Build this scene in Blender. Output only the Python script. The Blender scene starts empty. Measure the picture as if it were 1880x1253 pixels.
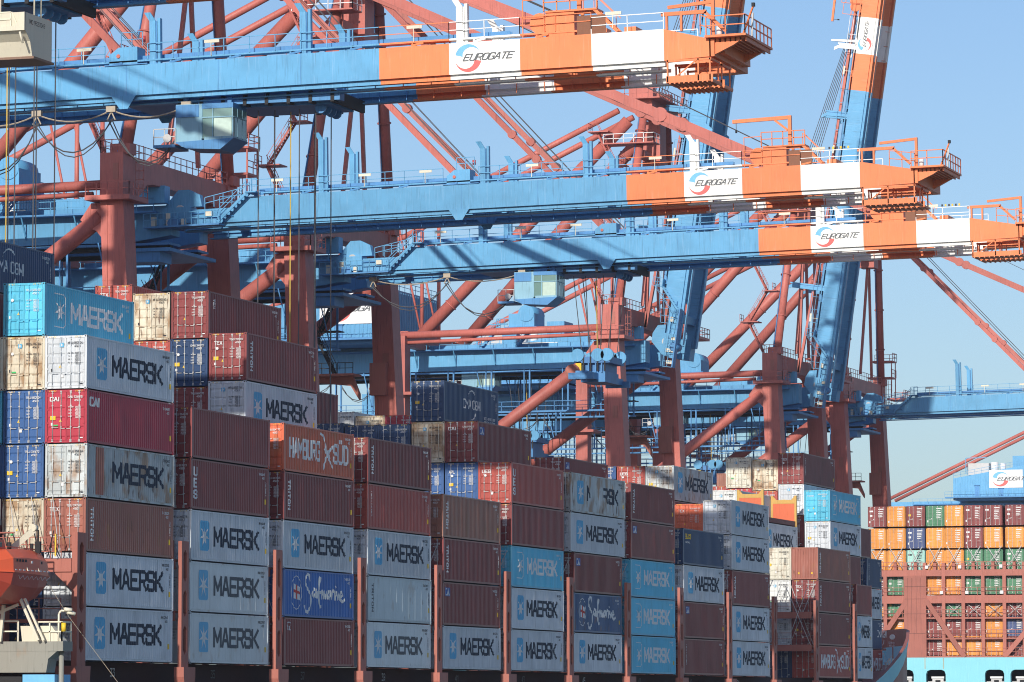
import bpy, math, random
from mathutils import Vector, Matrix
R = math.radians
random.seed(7)
S = bpy.context.scene
COL = S.collection

# ------------------------------------------------------------------ camera, sky, sun, exposure
cam = bpy.data.cameras.new("camera"); camo = bpy.data.objects.new("camera", cam); COL.objects.link(camo)
cam.sensor_width = 36.0; cam.lens = 7875 / 1880 * 36.0; cam.clip_start = 1; cam.clip_end = 20000
camo.location = (0, 0, 12)
yaw, pitch = R(18.126), R(4.833)
fwd = Vector((math.cos(yaw) * math.cos(pitch), math.sin(yaw) * math.cos(pitch), math.sin(pitch)))
camo.rotation_euler = fwd.to_track_quat('-Z', 'Y').to_euler()
S.camera = camo
SUN_EL, SUN_AZ = 23.5, 180.6          # azimuth of the sun measured from +X towards +Y
sd = Vector((math.cos(R(SUN_AZ)) * math.cos(R(SUN_EL)), math.sin(R(SUN_AZ)) * math.cos(R(SUN_EL)), math.sin(R(SUN_EL))))
W = bpy.data.worlds.new("World"); S.world = W; W.use_nodes = True
nt = W.node_tree; nt.nodes.clear()
sky = nt.nodes.new('ShaderNodeTexSky'); sky.sky_type = 'NISHITA'; sky.sun_disc = False
sky.sun_elevation = R(SUN_EL); sky.sun_rotation = R(90 - SUN_AZ); sky.air_density = 1.0; sky.dust_density = 1.0; sky.ozone_density = 4.5; sky.altitude = 10
bg = nt.nodes.new('ShaderNodeBackground'); bg.inputs[1].default_value = 0.122
wo = nt.nodes.new('ShaderNodeOutputWorld'); tint = nt.nodes.new('ShaderNodeMix'); tint.data_type = 'RGBA'; tint.blend_type = 'MULTIPLY'; tint.inputs[0].default_value = 1.0; tint.inputs[7].default_value = (1.03, 1.0, 1.03, 1)
nt.links.new(sky.outputs[0], tint.inputs[6]); nt.links.new(tint.outputs[2], bg.inputs[0]); nt.links.new(bg.outputs[0], wo.inputs[0])
sl = bpy.data.lights.new("sun", 'SUN'); sl.energy = 4.6; sl.angle = R(0.53); sl.color = (1, .925, .81)
so = bpy.data.objects.new("sun", sl); COL.objects.link(so); so.rotation_euler = sd.to_track_quat('Z', 'Y').to_euler(); so.location = (0, 0, 200)
S.view_settings.view_transform = 'Standard'; S.view_settings.look = 'None'; S.view_settings.exposure = 0.0; S.view_settings.gamma = 1
S.render.engine = 'CYCLES'; S.cycles.use_denoising = True; S.cycles.max_bounces = 5; S.cycles.filter_width = 1.05; S.cycles.caustics_reflective = False; S.cycles.caustics_refractive = False

# ------------------------------------------------------------------ materials
MATS = {}
def paint(key, col, rough=.5, grime=.35, chalk_glint=.12, rust=0.0, metal=0.0, vstreak=True, scale=1.0):
    """weathered paint: large soft tone changes, vertical run marks, pale streaks for wear and painted sun glints, rust patches"""
    if key in MATS: return MATS[key]
    m = bpy.data.materials.new(key); m.use_nodes = True; t = m.node_tree; N = t.nodes; L = t.links
    b = N['Principled BSDF']; b.inputs['Roughness'].default_value = rough; b.inputs['Metallic'].default_value = metal
    b.inputs['Specular IOR Level'].default_value = .35
    tc = N.new('ShaderNodeTexCoord'); oi = N.new('ShaderNodeObjectInfo')
    w = N.new('ShaderNodeMath'); w.operation = 'MULTIPLY'; w.inputs[1].default_value = 91.0; L.new(oi.outputs['Random'], w.inputs[0])
    def noise(sc, det, vs=(1, 1, 1)):
        mp = N.new('ShaderNodeMapping'); mp.inputs['Scale'].default_value = vs; L.new(tc.outputs['Object'], mp.inputs[0])
        n = N.new('ShaderNodeTexNoise'); n.noise_dimensions = '4D'; n.inputs['Scale'].default_value = sc * scale; n.inputs['Detail'].default_value = det
        L.new(mp.outputs[0], n.inputs['Vector']); L.new(w.outputs[0], n.inputs['W']); return n.outputs['Fac']
    def ramp(src, a, c):
        r = N.new('ShaderNodeMapRange'); r.inputs[1].default_value = a; r.inputs[2].default_value = c; L.new(src, r.inputs[0]); return r.outputs[0]
    def mul(src, k):
        r = N.new('ShaderNodeMath'); r.operation = 'MULTIPLY'; r.inputs[1].default_value = k; L.new(src, r.inputs[0]); return r.outputs[0]
    def mix(f, a, c):
        x = N.new('ShaderNodeMix'); x.data_type = 'RGBA'; L.new(f, x.inputs[0])
        if isinstance(a, tuple): x.inputs[6].default_value = a
        else: L.new(a, x.inputs[6])
        x.inputs[7].default_value = c; return x.outputs[2]
    c4 = tuple(col) + (1,)
    dark = tuple(v * .55 for v in col) + (1,)
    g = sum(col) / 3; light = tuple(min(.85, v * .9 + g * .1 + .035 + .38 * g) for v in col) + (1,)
    c = mix(mul(ramp(noise(.5, 5), .45, .75), grime), c4, dark)
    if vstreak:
        c = mix(mul(ramp(noise(5.5, 3, (1, 1, .1)), .58, .72), chalk_glint * .7), c, light)  # pale streaks: chalky wear, plus grazing sun on the ribs painted in
        c = mix(mul(ramp(noise(11, 2, (1, 1, .05)), .60, .70), chalk_glint), c, light)
        c = mix(mul(ramp(noise(9, 3, (1, 1, .06)), .56, .70), min(1, grime * 1.3)), c, dark)
    # each object a slightly different fade
    hv = N.new('ShaderNodeHueSaturation'); L.new(c, hv.inputs['Color'])
    vr = N.new('ShaderNodeMapRange'); vr.inputs[3].default_value = .88; vr.inputs[4].default_value = 1.12; L.new(oi.outputs['Random'], vr.inputs[0]); L.new(vr.outputs[0], hv.inputs['Value'])
    c = hv.outputs['Color']
    if rust > 0:
        f1 = ramp(noise(1.1, 6, (1, 1, .55)), .60 - .22 * rust, .72 - .2 * rust)
        c = mix(mul(f1, min(1, .45 + rust * .5)), c, (.30, .15, .055, 1))
        f2 = ramp(noise(3.2, 6, (1, 1, .3)), .66 - .14 * rust, .74 - .12 * rust)
        c = mix(mul(f2, .85), c, (.10, .04, .02, 1))
    L.new(c, b.inputs['Base Color']); MATS[key] = m; return m
def plain(key, col, rough=.5, metal=0.0, spec=.35):
    if key in MATS: return MATS[key]
    m = bpy.data.materials.new(key); m.use_nodes = True; b = m.node_tree.nodes['Principled BSDF']
    N = m.node_tree.nodes; L = m.node_tree.links
    n = N.new('ShaderNodeTexNoise'); n.inputs['Scale'].default_value = 3; n.inputs['Detail'].default_value = 4
    tc = N.new('ShaderNodeTexCoord'); L.new(tc.outputs['Object'], n.inputs['Vector'])
    x = N.new('ShaderNodeMix'); x.data_type = 'RGBA'; x.inputs[6].default_value = tuple(v * .82 for v in col) + (1,); x.inputs[7].default_value = tuple(min(1, v * 1.12) for v in col) + (1,)
    L.new(n.outputs['Fac'], x.inputs[0]); L.new(x.outputs[2], b.inputs['Base Color'])
    b.inputs['Roughness'].default_value = rough; b.inputs['Metallic'].default_value = metal; b.inputs['Specular IOR Level'].default_value = spec
    MATS[key] = m; return m
def glass(key='cab_glass'):
    if key in MATS: return MATS[key]
    m = bpy.data.materials.new(key); m.use_nodes = True; b = m.node_tree.nodes['Principled BSDF']
    b.inputs['Base Color'].default_value = (.16, .27, .25, 1); b.inputs['Roughness'].default_value = .06; b.inputs['Specular IOR Level'].default_value = .8
    b.inputs['Transmission Weight'].default_value = .0
    MATS[key] = m; return m

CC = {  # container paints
 'grey':   dict(col=(.57, .615, .67), rust=0.0, chalk_glint=.5, grime=.45),
 'greyold':dict(col=(.50, .55, .57), rust=.48, chalk_glint=.5, grime=.6),
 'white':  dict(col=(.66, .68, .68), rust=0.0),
 'reefer': dict(col=(.66, .71, .74), rust=.05, chalk_glint=.2),
 'reefer2':dict(col=(.50, .59, .64), rust=.05, chalk_glint=.2),
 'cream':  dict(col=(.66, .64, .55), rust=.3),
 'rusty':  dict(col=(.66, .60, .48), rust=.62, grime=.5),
 'cyan':   dict(col=(.10, .50, .72), rust=0.0, chalk_glint=.2),
 'maroon': dict(col=(.235, .054, .055), rust=0.0, chalk_glint=.30, grime=.45),
 'brown':  dict(col=(.34, .125, .095), rust=.12, chalk_glint=.35, grime=.45),
 'red':    dict(col=(.42, .085, .070), rust=0.0, chalk_glint=.25),
 'crimson':dict(col=(.44, .045, .075), rust=0.0, chalk_glint=.15),
 'orange': dict(col=(.64, .14, .07), rust=.1, chalk_glint=.4),
 'tan':    dict(col=(.38, .17, .125), rust=.08, chalk_glint=.4),
 'navy':   dict(col=(.025, .062, .155), rust=0.0, chalk_glint=.15),
 'blue':   dict(col=(.045, .115, .30), rust=0.0, chalk_glint=.15),
 'saf':    dict(col=(.035, .14, .44), rust=0.0, chalk_glint=.3),
 'safold': dict(col=(.05, .11, .25), rust=.1, chalk_glint=.4, grime=.6),
 'shiporange': dict(col=(.74, .30, .06), rust=.05, chalk_glint=.05),
 'green':  dict(col=(.075, .23, .13), rust=0.0, chalk_glint=.08),
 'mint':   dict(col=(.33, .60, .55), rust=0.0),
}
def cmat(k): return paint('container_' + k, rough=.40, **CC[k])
M_DARK = plain('dark_steel', (.018, .018, .022), .7)
M_ZINC = paint('galvanised', (.50, .50, .50), .45, vstreak=False)
M_CRED = paint('crane_red', (.46, .130, .105), .5, grime=.5, chalk_glint=.22)
M_CBLUE = paint('crane_blue', (.10, .33, .57), .45, grime=.42, chalk_glint=.26)
M_CDBLUE = paint('crane_walkway_blue', (.07, .24, .50), .5, grime=.4)
M_CORAN = paint('crane_orange', (.76, .21, .075), .5, grime=.28, chalk_glint=.18)
M_CWHITE = paint('crane_white', (.80, .80, .78), .5, grime=.1, chalk_glint=.0)
M_SHIPRED = paint('ship_red_oxide', (.38, .13, .10), .55, grime=.4)
M_SHIPBLUE = paint('ship_light_blue', (.22, .58, .68), .5, grime=.12, chalk_glint=.15, rust=.0)
M_CREAM = paint('superstructure_cream', (.66, .62, .50), .5, grime=.2)
M_BEIGE = paint('boat_deck_shaded_beige', (.27, .27, .24), .6, grime=.4, rust=.12)  # beige darkened to stand for the shade on the boat deck
M_BOAT = paint('lifeboat_orange', (.62, .105, .045), .4, grime=.25, vstreak=False)
M_CAB = paint('cab_pale_blue', (.22, .42, .54), .5, grime=.5)
M_SPR = paint('spreader_blue', (.06, .20, .45), .5, grime=.6)
M_WHITE = plain('white_marking', (.72, .73, .74), .5)
M_BLACK = plain('black_lettering', (.018, .022, .035), .5)
M_NAVYL = plain('navy_lettering', (.012, .022, .05), .5)
M_GREYL = plain('grey_lettering', (.10, .11, .12), .5)
M_STARB = plain('star_emblem_blue', (.11, .42, .68), .5)
M_YEL = plain('yellow_marking', (.75, .50, .03), .5)
M_REDM = plain('red_marking', (.55, .06, .05), .5)
M_SIGNB = plain('sign_blue', (.16, .45, .75), .5)
M_SIGNR = plain('sign_red', (.62, .13, .12), .5)
M_ROPE = plain('wire_rope', (.10, .10, .11), .6)
M_ROPEY = plain('yellow_cable', (.65, .45, .10), .6)
M_ROPEW = plain('tan_cable', (.42, .36, .28), .7)
M_GLASS = glass()

# ------------------------------------------------------------------ mesh helper
class MB:
    def __init__(s): s.v = []; s.f = []; s.m = []; s.mats = []; s.sm = []
    def mi(s, mat):
        if mat not in s.mats: s.mats.append(mat)
        return s.mats.index(mat)
    def face(s, pts, mat, sm=False):
        n = len(s.v); s.v += [tuple(p) for p in pts]; s.f.append(tuple(range(n, n + len(pts)))); s.m.append(s.mi(mat)); s.sm.append(sm)
    def box(s, x0, x1, y0, y1, z0, z1, mat):
        n = len(s.v); s.v += [(x, y, z) for z in (z0, z1) for y in (y0, y1) for x in (x0, x1)]
        k = s.mi(mat)
        for q in ((0, 2, 3, 1), (4, 5, 7, 6), (0, 1, 5, 4), (2, 6, 7, 3), (0, 4, 6, 2), (1, 3, 7, 5)):
            s.f.append(tuple(n + i for i in q)); s.m.append(k); s.sm.append(False)
        return s
    def hexa(s, p, mat):
        """eight corners, order as box"""
        n = len(s.v); s.v += [tuple(q) for q in p]; k = s.mi(mat)
        for q in ((0, 2, 3, 1), (4, 5, 7, 6), (0, 1, 5, 4), (2, 6, 7, 3), (0, 4, 6, 2), (1, 3, 7, 5)):
            s.f.append(tuple(n + i for i in q)); s.m.append(k); s.sm.append(False)
        return s
    def bar(s, p, q, w, h, mat, up=(0, 0, 1)):
        p, q = Vector(p), Vector(q); d = (q - p).normalized(); u = Vector(up)
        if abs(d.dot(u)) > .98: u = Vector((1, 0, 0))
        a = d.cross(u).normalized() * (w / 2); b = a.cross(d).normalized() * (h / 2)
        n = len(s.v); k = s.mi(mat)
        for e in (p, q): s.v += [tuple(e + a * i + b * j) for i, j in ((-1, -1), (1, -1), (1, 1), (-1, 1))]
        for f in ((0, 1, 2, 3), (7, 6, 5, 4), (0, 4, 5, 1), (1, 5, 6, 2), (2, 6, 7, 3), (3, 7, 4, 0)):
            s.f.append(tuple(n + i for i in f)); s.m.append(k); s.sm.append(False)
        return s
    def tube(s, p, q, r, mat, n=8, r2=None, caps=True):
        p, q = Vector(p), Vector(q); d = (q - p).normalized(); u = Vector((0, 0, 1)) if abs(d.z) < .95 else Vector((1, 0, 0))
        a = d.cross(u).normalized(); b = a.cross(d); k0 = len(s.v); k = s.mi(mat); r2 = r if r2 is None else r2
        for e, rr in ((p, r), (q, r2)):
            for i in range(n):
                t = 2 * math.pi * i / n; s.v.append(tuple(e + (a * math.cos(t) + b * math.sin(t)) * rr))
        for i in range(n):
            j = (i + 1) % n; s.f.append((k0 + i, k0 + j, k0 + n + j, k0 + n + i)); s.m.append(k); s.sm.append(n > 5)
        if caps:
            s.f.append(tuple(k0 + i for i in reversed(range(n)))); s.m.append(k); s.sm.append(False)
            s.f.append(tuple(k0 + n + i for i in range(n))); s.m.append(k); s.sm.append(False)
        return s
    def path(s, pts, r, mat, n=5):
        for a, b in zip(pts, pts[1:]): s.tube(a, b, r, mat, n)
        return s
    def prism(s, poly, axis, a0, a1, mat):
        """poly in the two other axes (convex or simple), extruded along axis"""
        def P(q, a):
            if axis == 'x': return (a, q[0], q[1])
            if axis == 'y': return (q[0], a, q[1])
            return (q[0], q[1], a)
        n = len(poly); k0 = len(s.v); k = s.mi(mat); s.v += [P(q, a0) for q in poly] + [P(q, a1) for q in poly]
        s.f.append(tuple(range(k0, k0 + n))); s.m.append(k); s.sm.append(False)
        s.f.append(tuple(range(k0 + 2 * n - 1, k0 + n - 1, -1))); s.m.append(k); s.sm.append(False)
        for i in range(n):
            j = (i + 1) % n; s.f.append((k0 + i, k0 + n + i, k0 + n + j, k0 + j)); s.m.append(k); s.sm.append(False)
        return s
    def mesh(s, name):
        me = bpy.data.meshes.new(name); me.from_pydata(s.v, [], s.f)
        for m in s.mats: me.materials.append(m)
        me.polygons.foreach_set('material_index', s.m); me.polygons.foreach_set('use_smooth', s.sm); me.update()
        return me
    def build(s, name, parent=None, loc=None, rot=None):
        return obj(name, s.mesh(name), parent, loc, rot)
def obj(name, me, parent=None, loc=None, rot=None):
    o = bpy.data.objects.new(name, me); COL.objects.link(o)
    if loc: o.location = loc
    if rot: o.rotation_euler = rot
    if parent: o.parent = parent
    return o
def tag(o, label=None, cat=None, group=None, kind=None):
    if label: o['label'] = label
    if cat: o['category'] = cat
    if group: o['group'] = group
    if kind: o['kind'] = kind
    return o
def thing(name, label, cat, loc=(0, 0, 0), group=None):
    return tag(obj(name, None, None, loc), label, cat, group)

# ------------------------------------------------------------------ stroke lettering
G = {
 'A': [[(0, 0), (1.7, 6), (2.3, 6), (4, 0)], [(.8, 2), (3.2, 2)]], 'B': [[(0, 0), (0, 6), (3, 6), (3.7, 5.2), (3.7, 3.8), (3, 3.1), (0, 3.1)], [(3, 3.1), (4, 2.3), (4, .8), (3.2, 0), (0, 0)]],
 'C': [[(4, 4.6), (4, 5.4), (3.4, 6), (.6, 6), (0, 5.4), (0, .6), (.6, 0), (3.4, 0), (4, .6), (4, 1.4)]], 'D': [[(0, 0), (0, 6), (3, 6), (4, 5), (4, 1), (3, 0), (0, 0)]],
 'E': [[(4, 6), (0, 6), (0, 0), (4, 0)], [(0, 3.1), (3.4, 3.1)]], 'F': [[(4, 6), (0, 6), (0, 0)], [(0, 3.1), (3.4, 3.1)]],
 'G': [[(4, 4.6), (4, 5.4), (3.4, 6), (.6, 6), (0, 5.4), (0, .6), (.6, 0), (3.4, 0), (4, .6), (4, 2.8), (2.2, 2.8)]], 'H': [[(0, 0), (0, 6)], [(4, 0), (4, 6)], [(0, 3), (4, 3)]],
 'I': [[(.5, 0), (.5, 6)]], 'J': [[(4, 6), (4, .8), (3.2, 0), (.8, 0), (0, .8)]], 'K': [[(0, 0), (0, 6)], [(4, 6), (1.4, 3.2), (1.4, 2.8), (4.2, 0)]], 'L': [[(0, 6), (0, 0), (4, 0)]],
 'M': [[(0, 0), (0, 6), (2.3, 1.6), (4.6, 6), (4.6, 0)]], 'N': [[(0, 0), (0, 6), (4, 0), (4, 6)]], 'O': [[(.7, 6), (3.3, 6), (4, 5.3), (4, .7), (3.3, 0), (.7, 0), (0, .7), (0, 5.3), (.7, 6)]],
 'P': [[(0, 0), (0, 6), (3.2, 6), (4, 5.2), (4, 3.6), (3.2, 2.8), (0, 2.8)]], 'R': [[(0, 0), (0, 6), (3.2, 6), (4, 5.2), (4, 3.6), (3.2, 2.8), (0, 2.8)], [(2.4, 2.8), (4, 0)]],
 'S': [[(4, 4.5), (4, 5.3), (3.3, 6), (.7, 6), (0, 5.3), (0, 3.8), (.7, 3.1), (3.3, 3.1), (4, 2.4), (4, .7), (3.3, 0), (.7, 0), (0, .7), (0, 1.5)]], 'T': [[(0, 6), (4, 6)], [(2, 6), (2, 0)]],
 'U': [[(0, 6), (0, .7), (.7, 0), (3.3, 0), (4, .7), (4, 6)]], 'V': [[(0, 6), (2, 0), (4, 6)]], 'W': [[(0, 6), (1, 0), (2.3, 4), (3.6, 0), (4.6, 6)]], 'X': [[(0, 0), (4, 6)], [(0, 6), (4, 0)]],
 'Y': [[(0, 6), (2, 3), (4, 6)], [(2, 3), (2, 0)]], 'Z': [[(0, 6), (4, 6), (0, 0), (4, 0)]],
 '1': [[(.8, 5), (2, 6), (2, 0)]], '2': [[(0, 5.2), (.8, 6), (3.2, 6), (4, 5.2), (4, 3.6), (0, 0), (4, 0)]], '3': [[(0, 6), (4, 6), (2, 3.5), (4, 2.4), (4, .8), (3.2, 0), (0, .3)]],
 '4': [[(3, 0), (3, 6), (0, 1.8), (4, 1.8)]], '5': [[(4, 6), (0, 6), (0, 3.4), (3.2, 3.4), (4, 2.6), (4, .7), (3.2, 0), (0, .3)]], '6': [[(3.6, 6), (.7, 5), (0, 3.4), (0, .7), (.7, 0), (3.3, 0), (4, .7), (4, 2.6), (3.3, 3.3), (0, 3.1)]],
 '7': [[(0, 6), (4, 6), (1.4, 0)]], '8': [[(.7, 3.1), (0, 2.4), (0, .7), (.7, 0), (3.3, 0), (4, .7), (4, 2.4), (3.3, 3.1), (.7, 3.1), (.2, 3.8), (.2, 5.3), (.9, 6), (3.1, 6), (3.8, 5.3), (3.8, 3.8), (3.3, 3.1)]],
 '9': [[(.4, 0), (3.3, 1), (4, 2.6), (4, 5.3), (3.3, 6), (.7, 6), (0, 5.3), (0, 3.6), (.7, 2.9), (4, 3.1)]], '0': [[(.7, 6), (3.3, 6), (4, 5.3), (4, .7), (3.3, 0), (.7, 0), (0, .7), (0, 5.3), (.7, 6)]],
 '-': [[(.5, 3), (3.5, 3)]], '.': [[(.5, 0), (.5, .3)]],
}
G['Ü'] = G['U'] + [[(.9, 7.3), (.9, 7.7)], [(3.1, 7.3), (3.1, 7.7)]]
def strokes(lines, w):
    out = []
    for ln in lines:
        for (a, b), (c, d) in zip(ln, ln[1:]):
            l = math.hypot(c - a, d - b) or 1; ux, uy = (c - a) / l, (d - b) / l; e = w * .42
            a2, b2, c2, d2 = a - ux * e, b - uy * e, c + ux * e, d + uy * e; nx, ny = -uy * w / 2, ux * w / 2
            out.append([(a2 + nx, b2 + ny), (a2 - nx, b2 - ny), (c2 - nx, d2 - ny), (c2 + nx, d2 + ny)])
    return out
def text(s, h, x0, z0, width=None, bold=.8, shear=0.0, gap=1.5):
    """polygons of a word; h letter height, width the whole word's width"""
    lines = []; x = 0
    for ch in s:
        if ch == ' ': x += 3; continue
        g = G[ch]; wd = max(p[0] for l in g for p in l)
        lines += [[(x + p[0] + shear * p[1], p[1]) for p in l] for l in g]; x += wd + gap
    x -= gap
    sx = (width / x) if width else h / 6; sz = h / 6
    polys = []
    for q in strokes(lines, bold): polys.append([(x0 + a * sx, z0 + b * sz) for a, b in q])
    return polys
def rot90(polys, cx, cz):
    """turn a word so that it reads downwards"""
    return [[(cx + (b), cz - (a)) for a, b in q] for q in polys]
def disc_star(cx, cz, r, n=7, inner=.31):
    pts = [(cx + math.sin(math.pi * i / n) * (r if i % 2 == 0 else r * inner), cz + math.cos(math.pi * i / n) * (r if i % 2 == 0 else r * inner)) for i in range(2 * n)]
    return [[(cx, cz), pts[i], pts[(i + 1) % (2 * n)]] for i in range(2 * n)]
def rrect(x0, x1, z0, z1, r):
    pts = []
    for cx, cz, a0 in ((x1 - r, z1 - r, 0), (x0 + r, z1 - r, 90), (x0 + r, z0 + r, 180), (x1 - r, z0 + r, 270)):
        for i in range(4): t = R(a0 + 30 * i); pts.append((cx + r * math.cos(t), cz + r * math.sin(t)))
    return pts
def arc(cx, cz, rx, rz, a0, a1, n=14): return [(cx + rx * math.cos(R(a0 + (a1 - a0) * i / n)), cz + rz * math.sin(R(a0 + (a1 - a0) * i / n))) for i in range(n + 1)]
def crescent(cx, cz, r, a0, a1, w0, w1, n=14):
    """swoosh band whose width runs from w0 to w1"""
    out = []
    for i in range(n):
        t0, t1 = i / n, (i + 1) / n; A, B = R(a0 + (a1 - a0) * t0), R(a0 + (a1 - a0) * t1); wa, wb = w0 + (w1 - w0) * t0, w0 + (w1 - w0) * t1
        out.append([(cx + r * math.cos(A), cz + r * math.sin(A)), (cx + r * math.cos(B), cz + r * math.sin(B)), (cx + (r - wb) * math.cos(B), cz + (r - wb) * math.sin(B)), (cx + (r - wa) * math.cos(A), cz + (r - wa) * math.sin(A))])
    return out

# ------------------------------------------------------------------ shipping containers
# local frame: x 0..L forward, y 0..2.44 inboard, z 0..H; the long side seen by the camera is y = 0, the end seen is x = 0
PIT, CR, SLP, VA = .278, .072, .068, .070
def brk(L):
    n = int((L - .34) / PIT); x = (L - n * PIT) / 2; out = [x]
    for i in range(n): out += [x + CR, x + CR + SLP, x + CR + SLP + VA, x + PIT]; x += PIT
    out.append(out[-1] + CR) if out[-1] + CR < L - .1 else None
    return out
def prof(i): return (.008, .008, .045, .045)[i % 4]
BP = [0]          # which of three bulge patterns is being built
def bulge(x, z):
    p = BP[0] * 2.1
    return -.010 * (math.sin(2.2 * x + p) * .6 + math.sin(3.7 * x + 1.3 * z + 2 * p) * .4) * math.sin(math.pi * min(1, max(0, (z - .17) / 2.63)))
def side_y(x, B):
    if x <= B[0] or x >= B[-1]: return .010
    lo = 0
    for i in range(len(B) - 1):
        if B[i] <= x <= B[i + 1]:
            t = (x - B[i]) / (B[i + 1] - B[i]); return prof(i) * (1 - t) + prof(i + 1) * t
    return .01
def clipx(poly, x0, x1):
    for X, sg in ((x0, 1), (x1, -1)):
        out = []
        for (a, b), (c, d) in zip(poly, poly[1:] + poly[:1]):
            ia, ic = sg * (a - X) >= 0, sg * (c - X) >= 0
            if ia: out.append((a, b))
            if ia != ic: t = (X - a) / (c - a); out.append((X, b + t * (d - b)))
        poly = out
        if len(poly) < 3: return []
    return poly
def on_side(mb, polys, mat, B=None, off=.006, flat=.02):
    """lay flat lettering onto the corrugated side wall"""
    for k, p in enumerate(polys):
        o = off + (k % 4) * .0015
        if B is None: mb.face([(a, flat - o, b) for a, b in p], mat); continue
        lo, hi = min(a for a, b in p), max(a for a, b in p)
        cuts = [lo] + [b for b in B if lo < b < hi] + [hi]
        for c0, c1 in zip(cuts, cuts[1:]):
            if c1 - c0 < 1e-4: continue
            q = clipx(p, c0, c1)
            if len(q) >= 3: mb.face([(a, side_y(a, B) - o + bulge(a, b), b) for a, b in q], mat)
def on_end(mb, polys, mat, off=.0, x=-.004):
    for k, p in enumerate(polys): mb.face([(x - off - (k % 4) * .0012, 2.44 - a, b) for a, b in p], mat)

MC = {}
def cached(key, fn):
    if key not in MC: MC[key] = fn()
    return MC[key]
def m_frame(L, H, c, end):
    def f():
        b = MB(); m = cmat(c)
        for x0, x1 in ((0, .14), (L - .14, L)):
            for y0, y1 in ((0, .13), (2.31, 2.44)): b.box(x0, x1, y0, y1, .12, H - .12, m)
        b.box(.14, L - .14, .030, .06, .045, .165, m); b.box(.14, L - .14, .010, .06, .15, .17, m); b.box(.14, L - .14, .0, .06, H - .10, H - .02, m)
        b.box(.14, L - .14, 2.38, 2.43, .03, H - .02, m)
        b.box(.02, .12, .13, 2.31, .03, .15, m); b.box(.02, .12, .13, 2.31, H - .14, H - .02, m); b.box(L - .12, L - .02, .13, 2.31, .03, H - .02, m)
        b.box(.1, L - .1, .06, 2.38, H - .06, H - .035, m); b.box(.1, L - .1, .06, 2.38, .05, .08, M_DARK)
        for x0, x1 in ((-.006, .17), (L - .17, L + .006)):
            for y0, y1 in ((-.006, .155), (2.285, 2.446)):
                for z0, z1 in ((0, .12), (H - .12, H)): b.box(x0, x1, y0, y1, z0, z1, m)
        for y0 in (.03, 2.32):
            for z0 in (.03, H - .09): b.box(-.012, -.007, y0, y0 + .09, z0, z0 + .06, M_DARK)
        for x0 in (.04, L - .14):
            for z0 in (.03, H - .09): b.box(x0, x0 + .1, -.012, -.007, z0, z0 + .06, M_DARK)
        return b.mesh('frame')
    return cached(('frame', L, H, c), f)
def m_side(L, H, c, reefer):
    def f():
        b = MB(); m = cmat(c); z0, z1 = .17, H - .10
        if reefer:
            b.box(.14, L - .14, .02, .05, z0, z1, m)
            x = .6
            while x < L - .3: b.box(x, x + .03, .014, .02, z0 + .05, z1 - .05, m); x += 1.2
            b.box(.2, L - .2, .008, .019, .2, .27, m); b.box(.2, L - .2, .010, .019, H - .2, H - .17, m)
        else:
            B = brk(L); X = [.14] + B + [L - .14]; Y = [.01] + [prof(i) for i in range(len(B))] + [prof(len(B) - 1)]
            k = b.mi(m); n = len(b.v)
            NZ = 6
            for x, y in zip(X, Y): b.v += [(x, y + (bulge(x, z0 + (z1 - z0) * j / NZ) if .2 < x < L - .2 else 0), z0 + (z1 - z0) * j / NZ) for j in range(NZ + 1)]
            for i in range(len(X) - 1):
                for j in range(NZ): q = n + (NZ + 1) * i + j; b.f.append((q, q + NZ + 1, q + NZ + 2, q + 1)); b.m.append(k); b.sm.append(False)
        return b.mesh('side_panel')
    return cached(('side', L, H, c, reefer, BP[0]), f)
def m_plug(L, H, c):
    """far long side and front wall"""
    def f():
        b = MB(); m = cmat(c)
        b.box(L - .05, L - .03, .14, 2.3, .15, H - .1, m); b.box(.14, L - .14, 2.385, 2.4, .15, H - .1, m)
        return b.mesh('far_walls')
    return cached(('plug', L, H, c), f)
def m_door(H, c, reefer=False):
    """one door leaf, local y 0..1.08, hinge at y = 0"""
    def f():
        b = MB(); m = cmat(c); z0, z1 = .16, H - .15; w = 1.075
        if reefer: b.box(.035, .08, 0, w, z0, z1, m)
        else:
            b.box(.03, .08, 0, .06, z0, z1, m); b.box(.03, .08, w - .06, w, z0, z1, m)
            nb = 5; hh = (z1 - z0) / nb; k = b.mi(m); pts = [(z0, .03)]
            for i in range(nb):
                a = z0 + hh * i
                pts += [(a + hh * .08, .03), (a + hh * .20, .066), (a + hh * .86, .066) if False else (a + hh * .34, .066), (a + hh * .46, .03), (a + hh, .03)]
            n = len(b.v)
            for z, x in pts: b.v += [(x, .06, z), (x, w - .06, z)]
            for i in range(len(pts) - 1): b.f.append((n + 2 * i, n + 2 * i + 2, n + 2 * i + 3, n + 2 * i + 1)); b.m.append(k); b.sm.append(False)
        b.box(.015, .03, .0, .012, z0, z1, M_DARK)
        for i in range(4): z = z0 + .2 + i * (z1 - z0 - .4) / 3; b.box(.0, .03, -.03, .08, z - .05, z + .05, m)
        return b.mesh('door')
    return cached(('door', H, c, reefer), f)
def m_bars(H, mat):
    def f():
        b = MB()
        for y in (.30, .80):
            b.tube((-.012, y, .10), (-.012, y, H - .08), .021, mat, 6)
            for z in (.18, H * .3, H * .5, H * .7, H - .2): b.box(-.02, .03, y - .05, y + .05, z - .025, z + .025, mat)
            b.box(-.03, -.01, y - .02, y + .33, H * .27 + (.05 if y < .5 else 0) - .012, H * .27 + (.05 if y < .5 else 0) + .018, mat)
            b.box(-.03, .02, y - .06, y + .06, .07, .13, mat); b.box(-.03, .02, y - .06, y + .06, H - .13, H - .07, mat)
        return b.mesh('locking_bars')
    return cached(('bars', H, mat.name), f)
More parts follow.
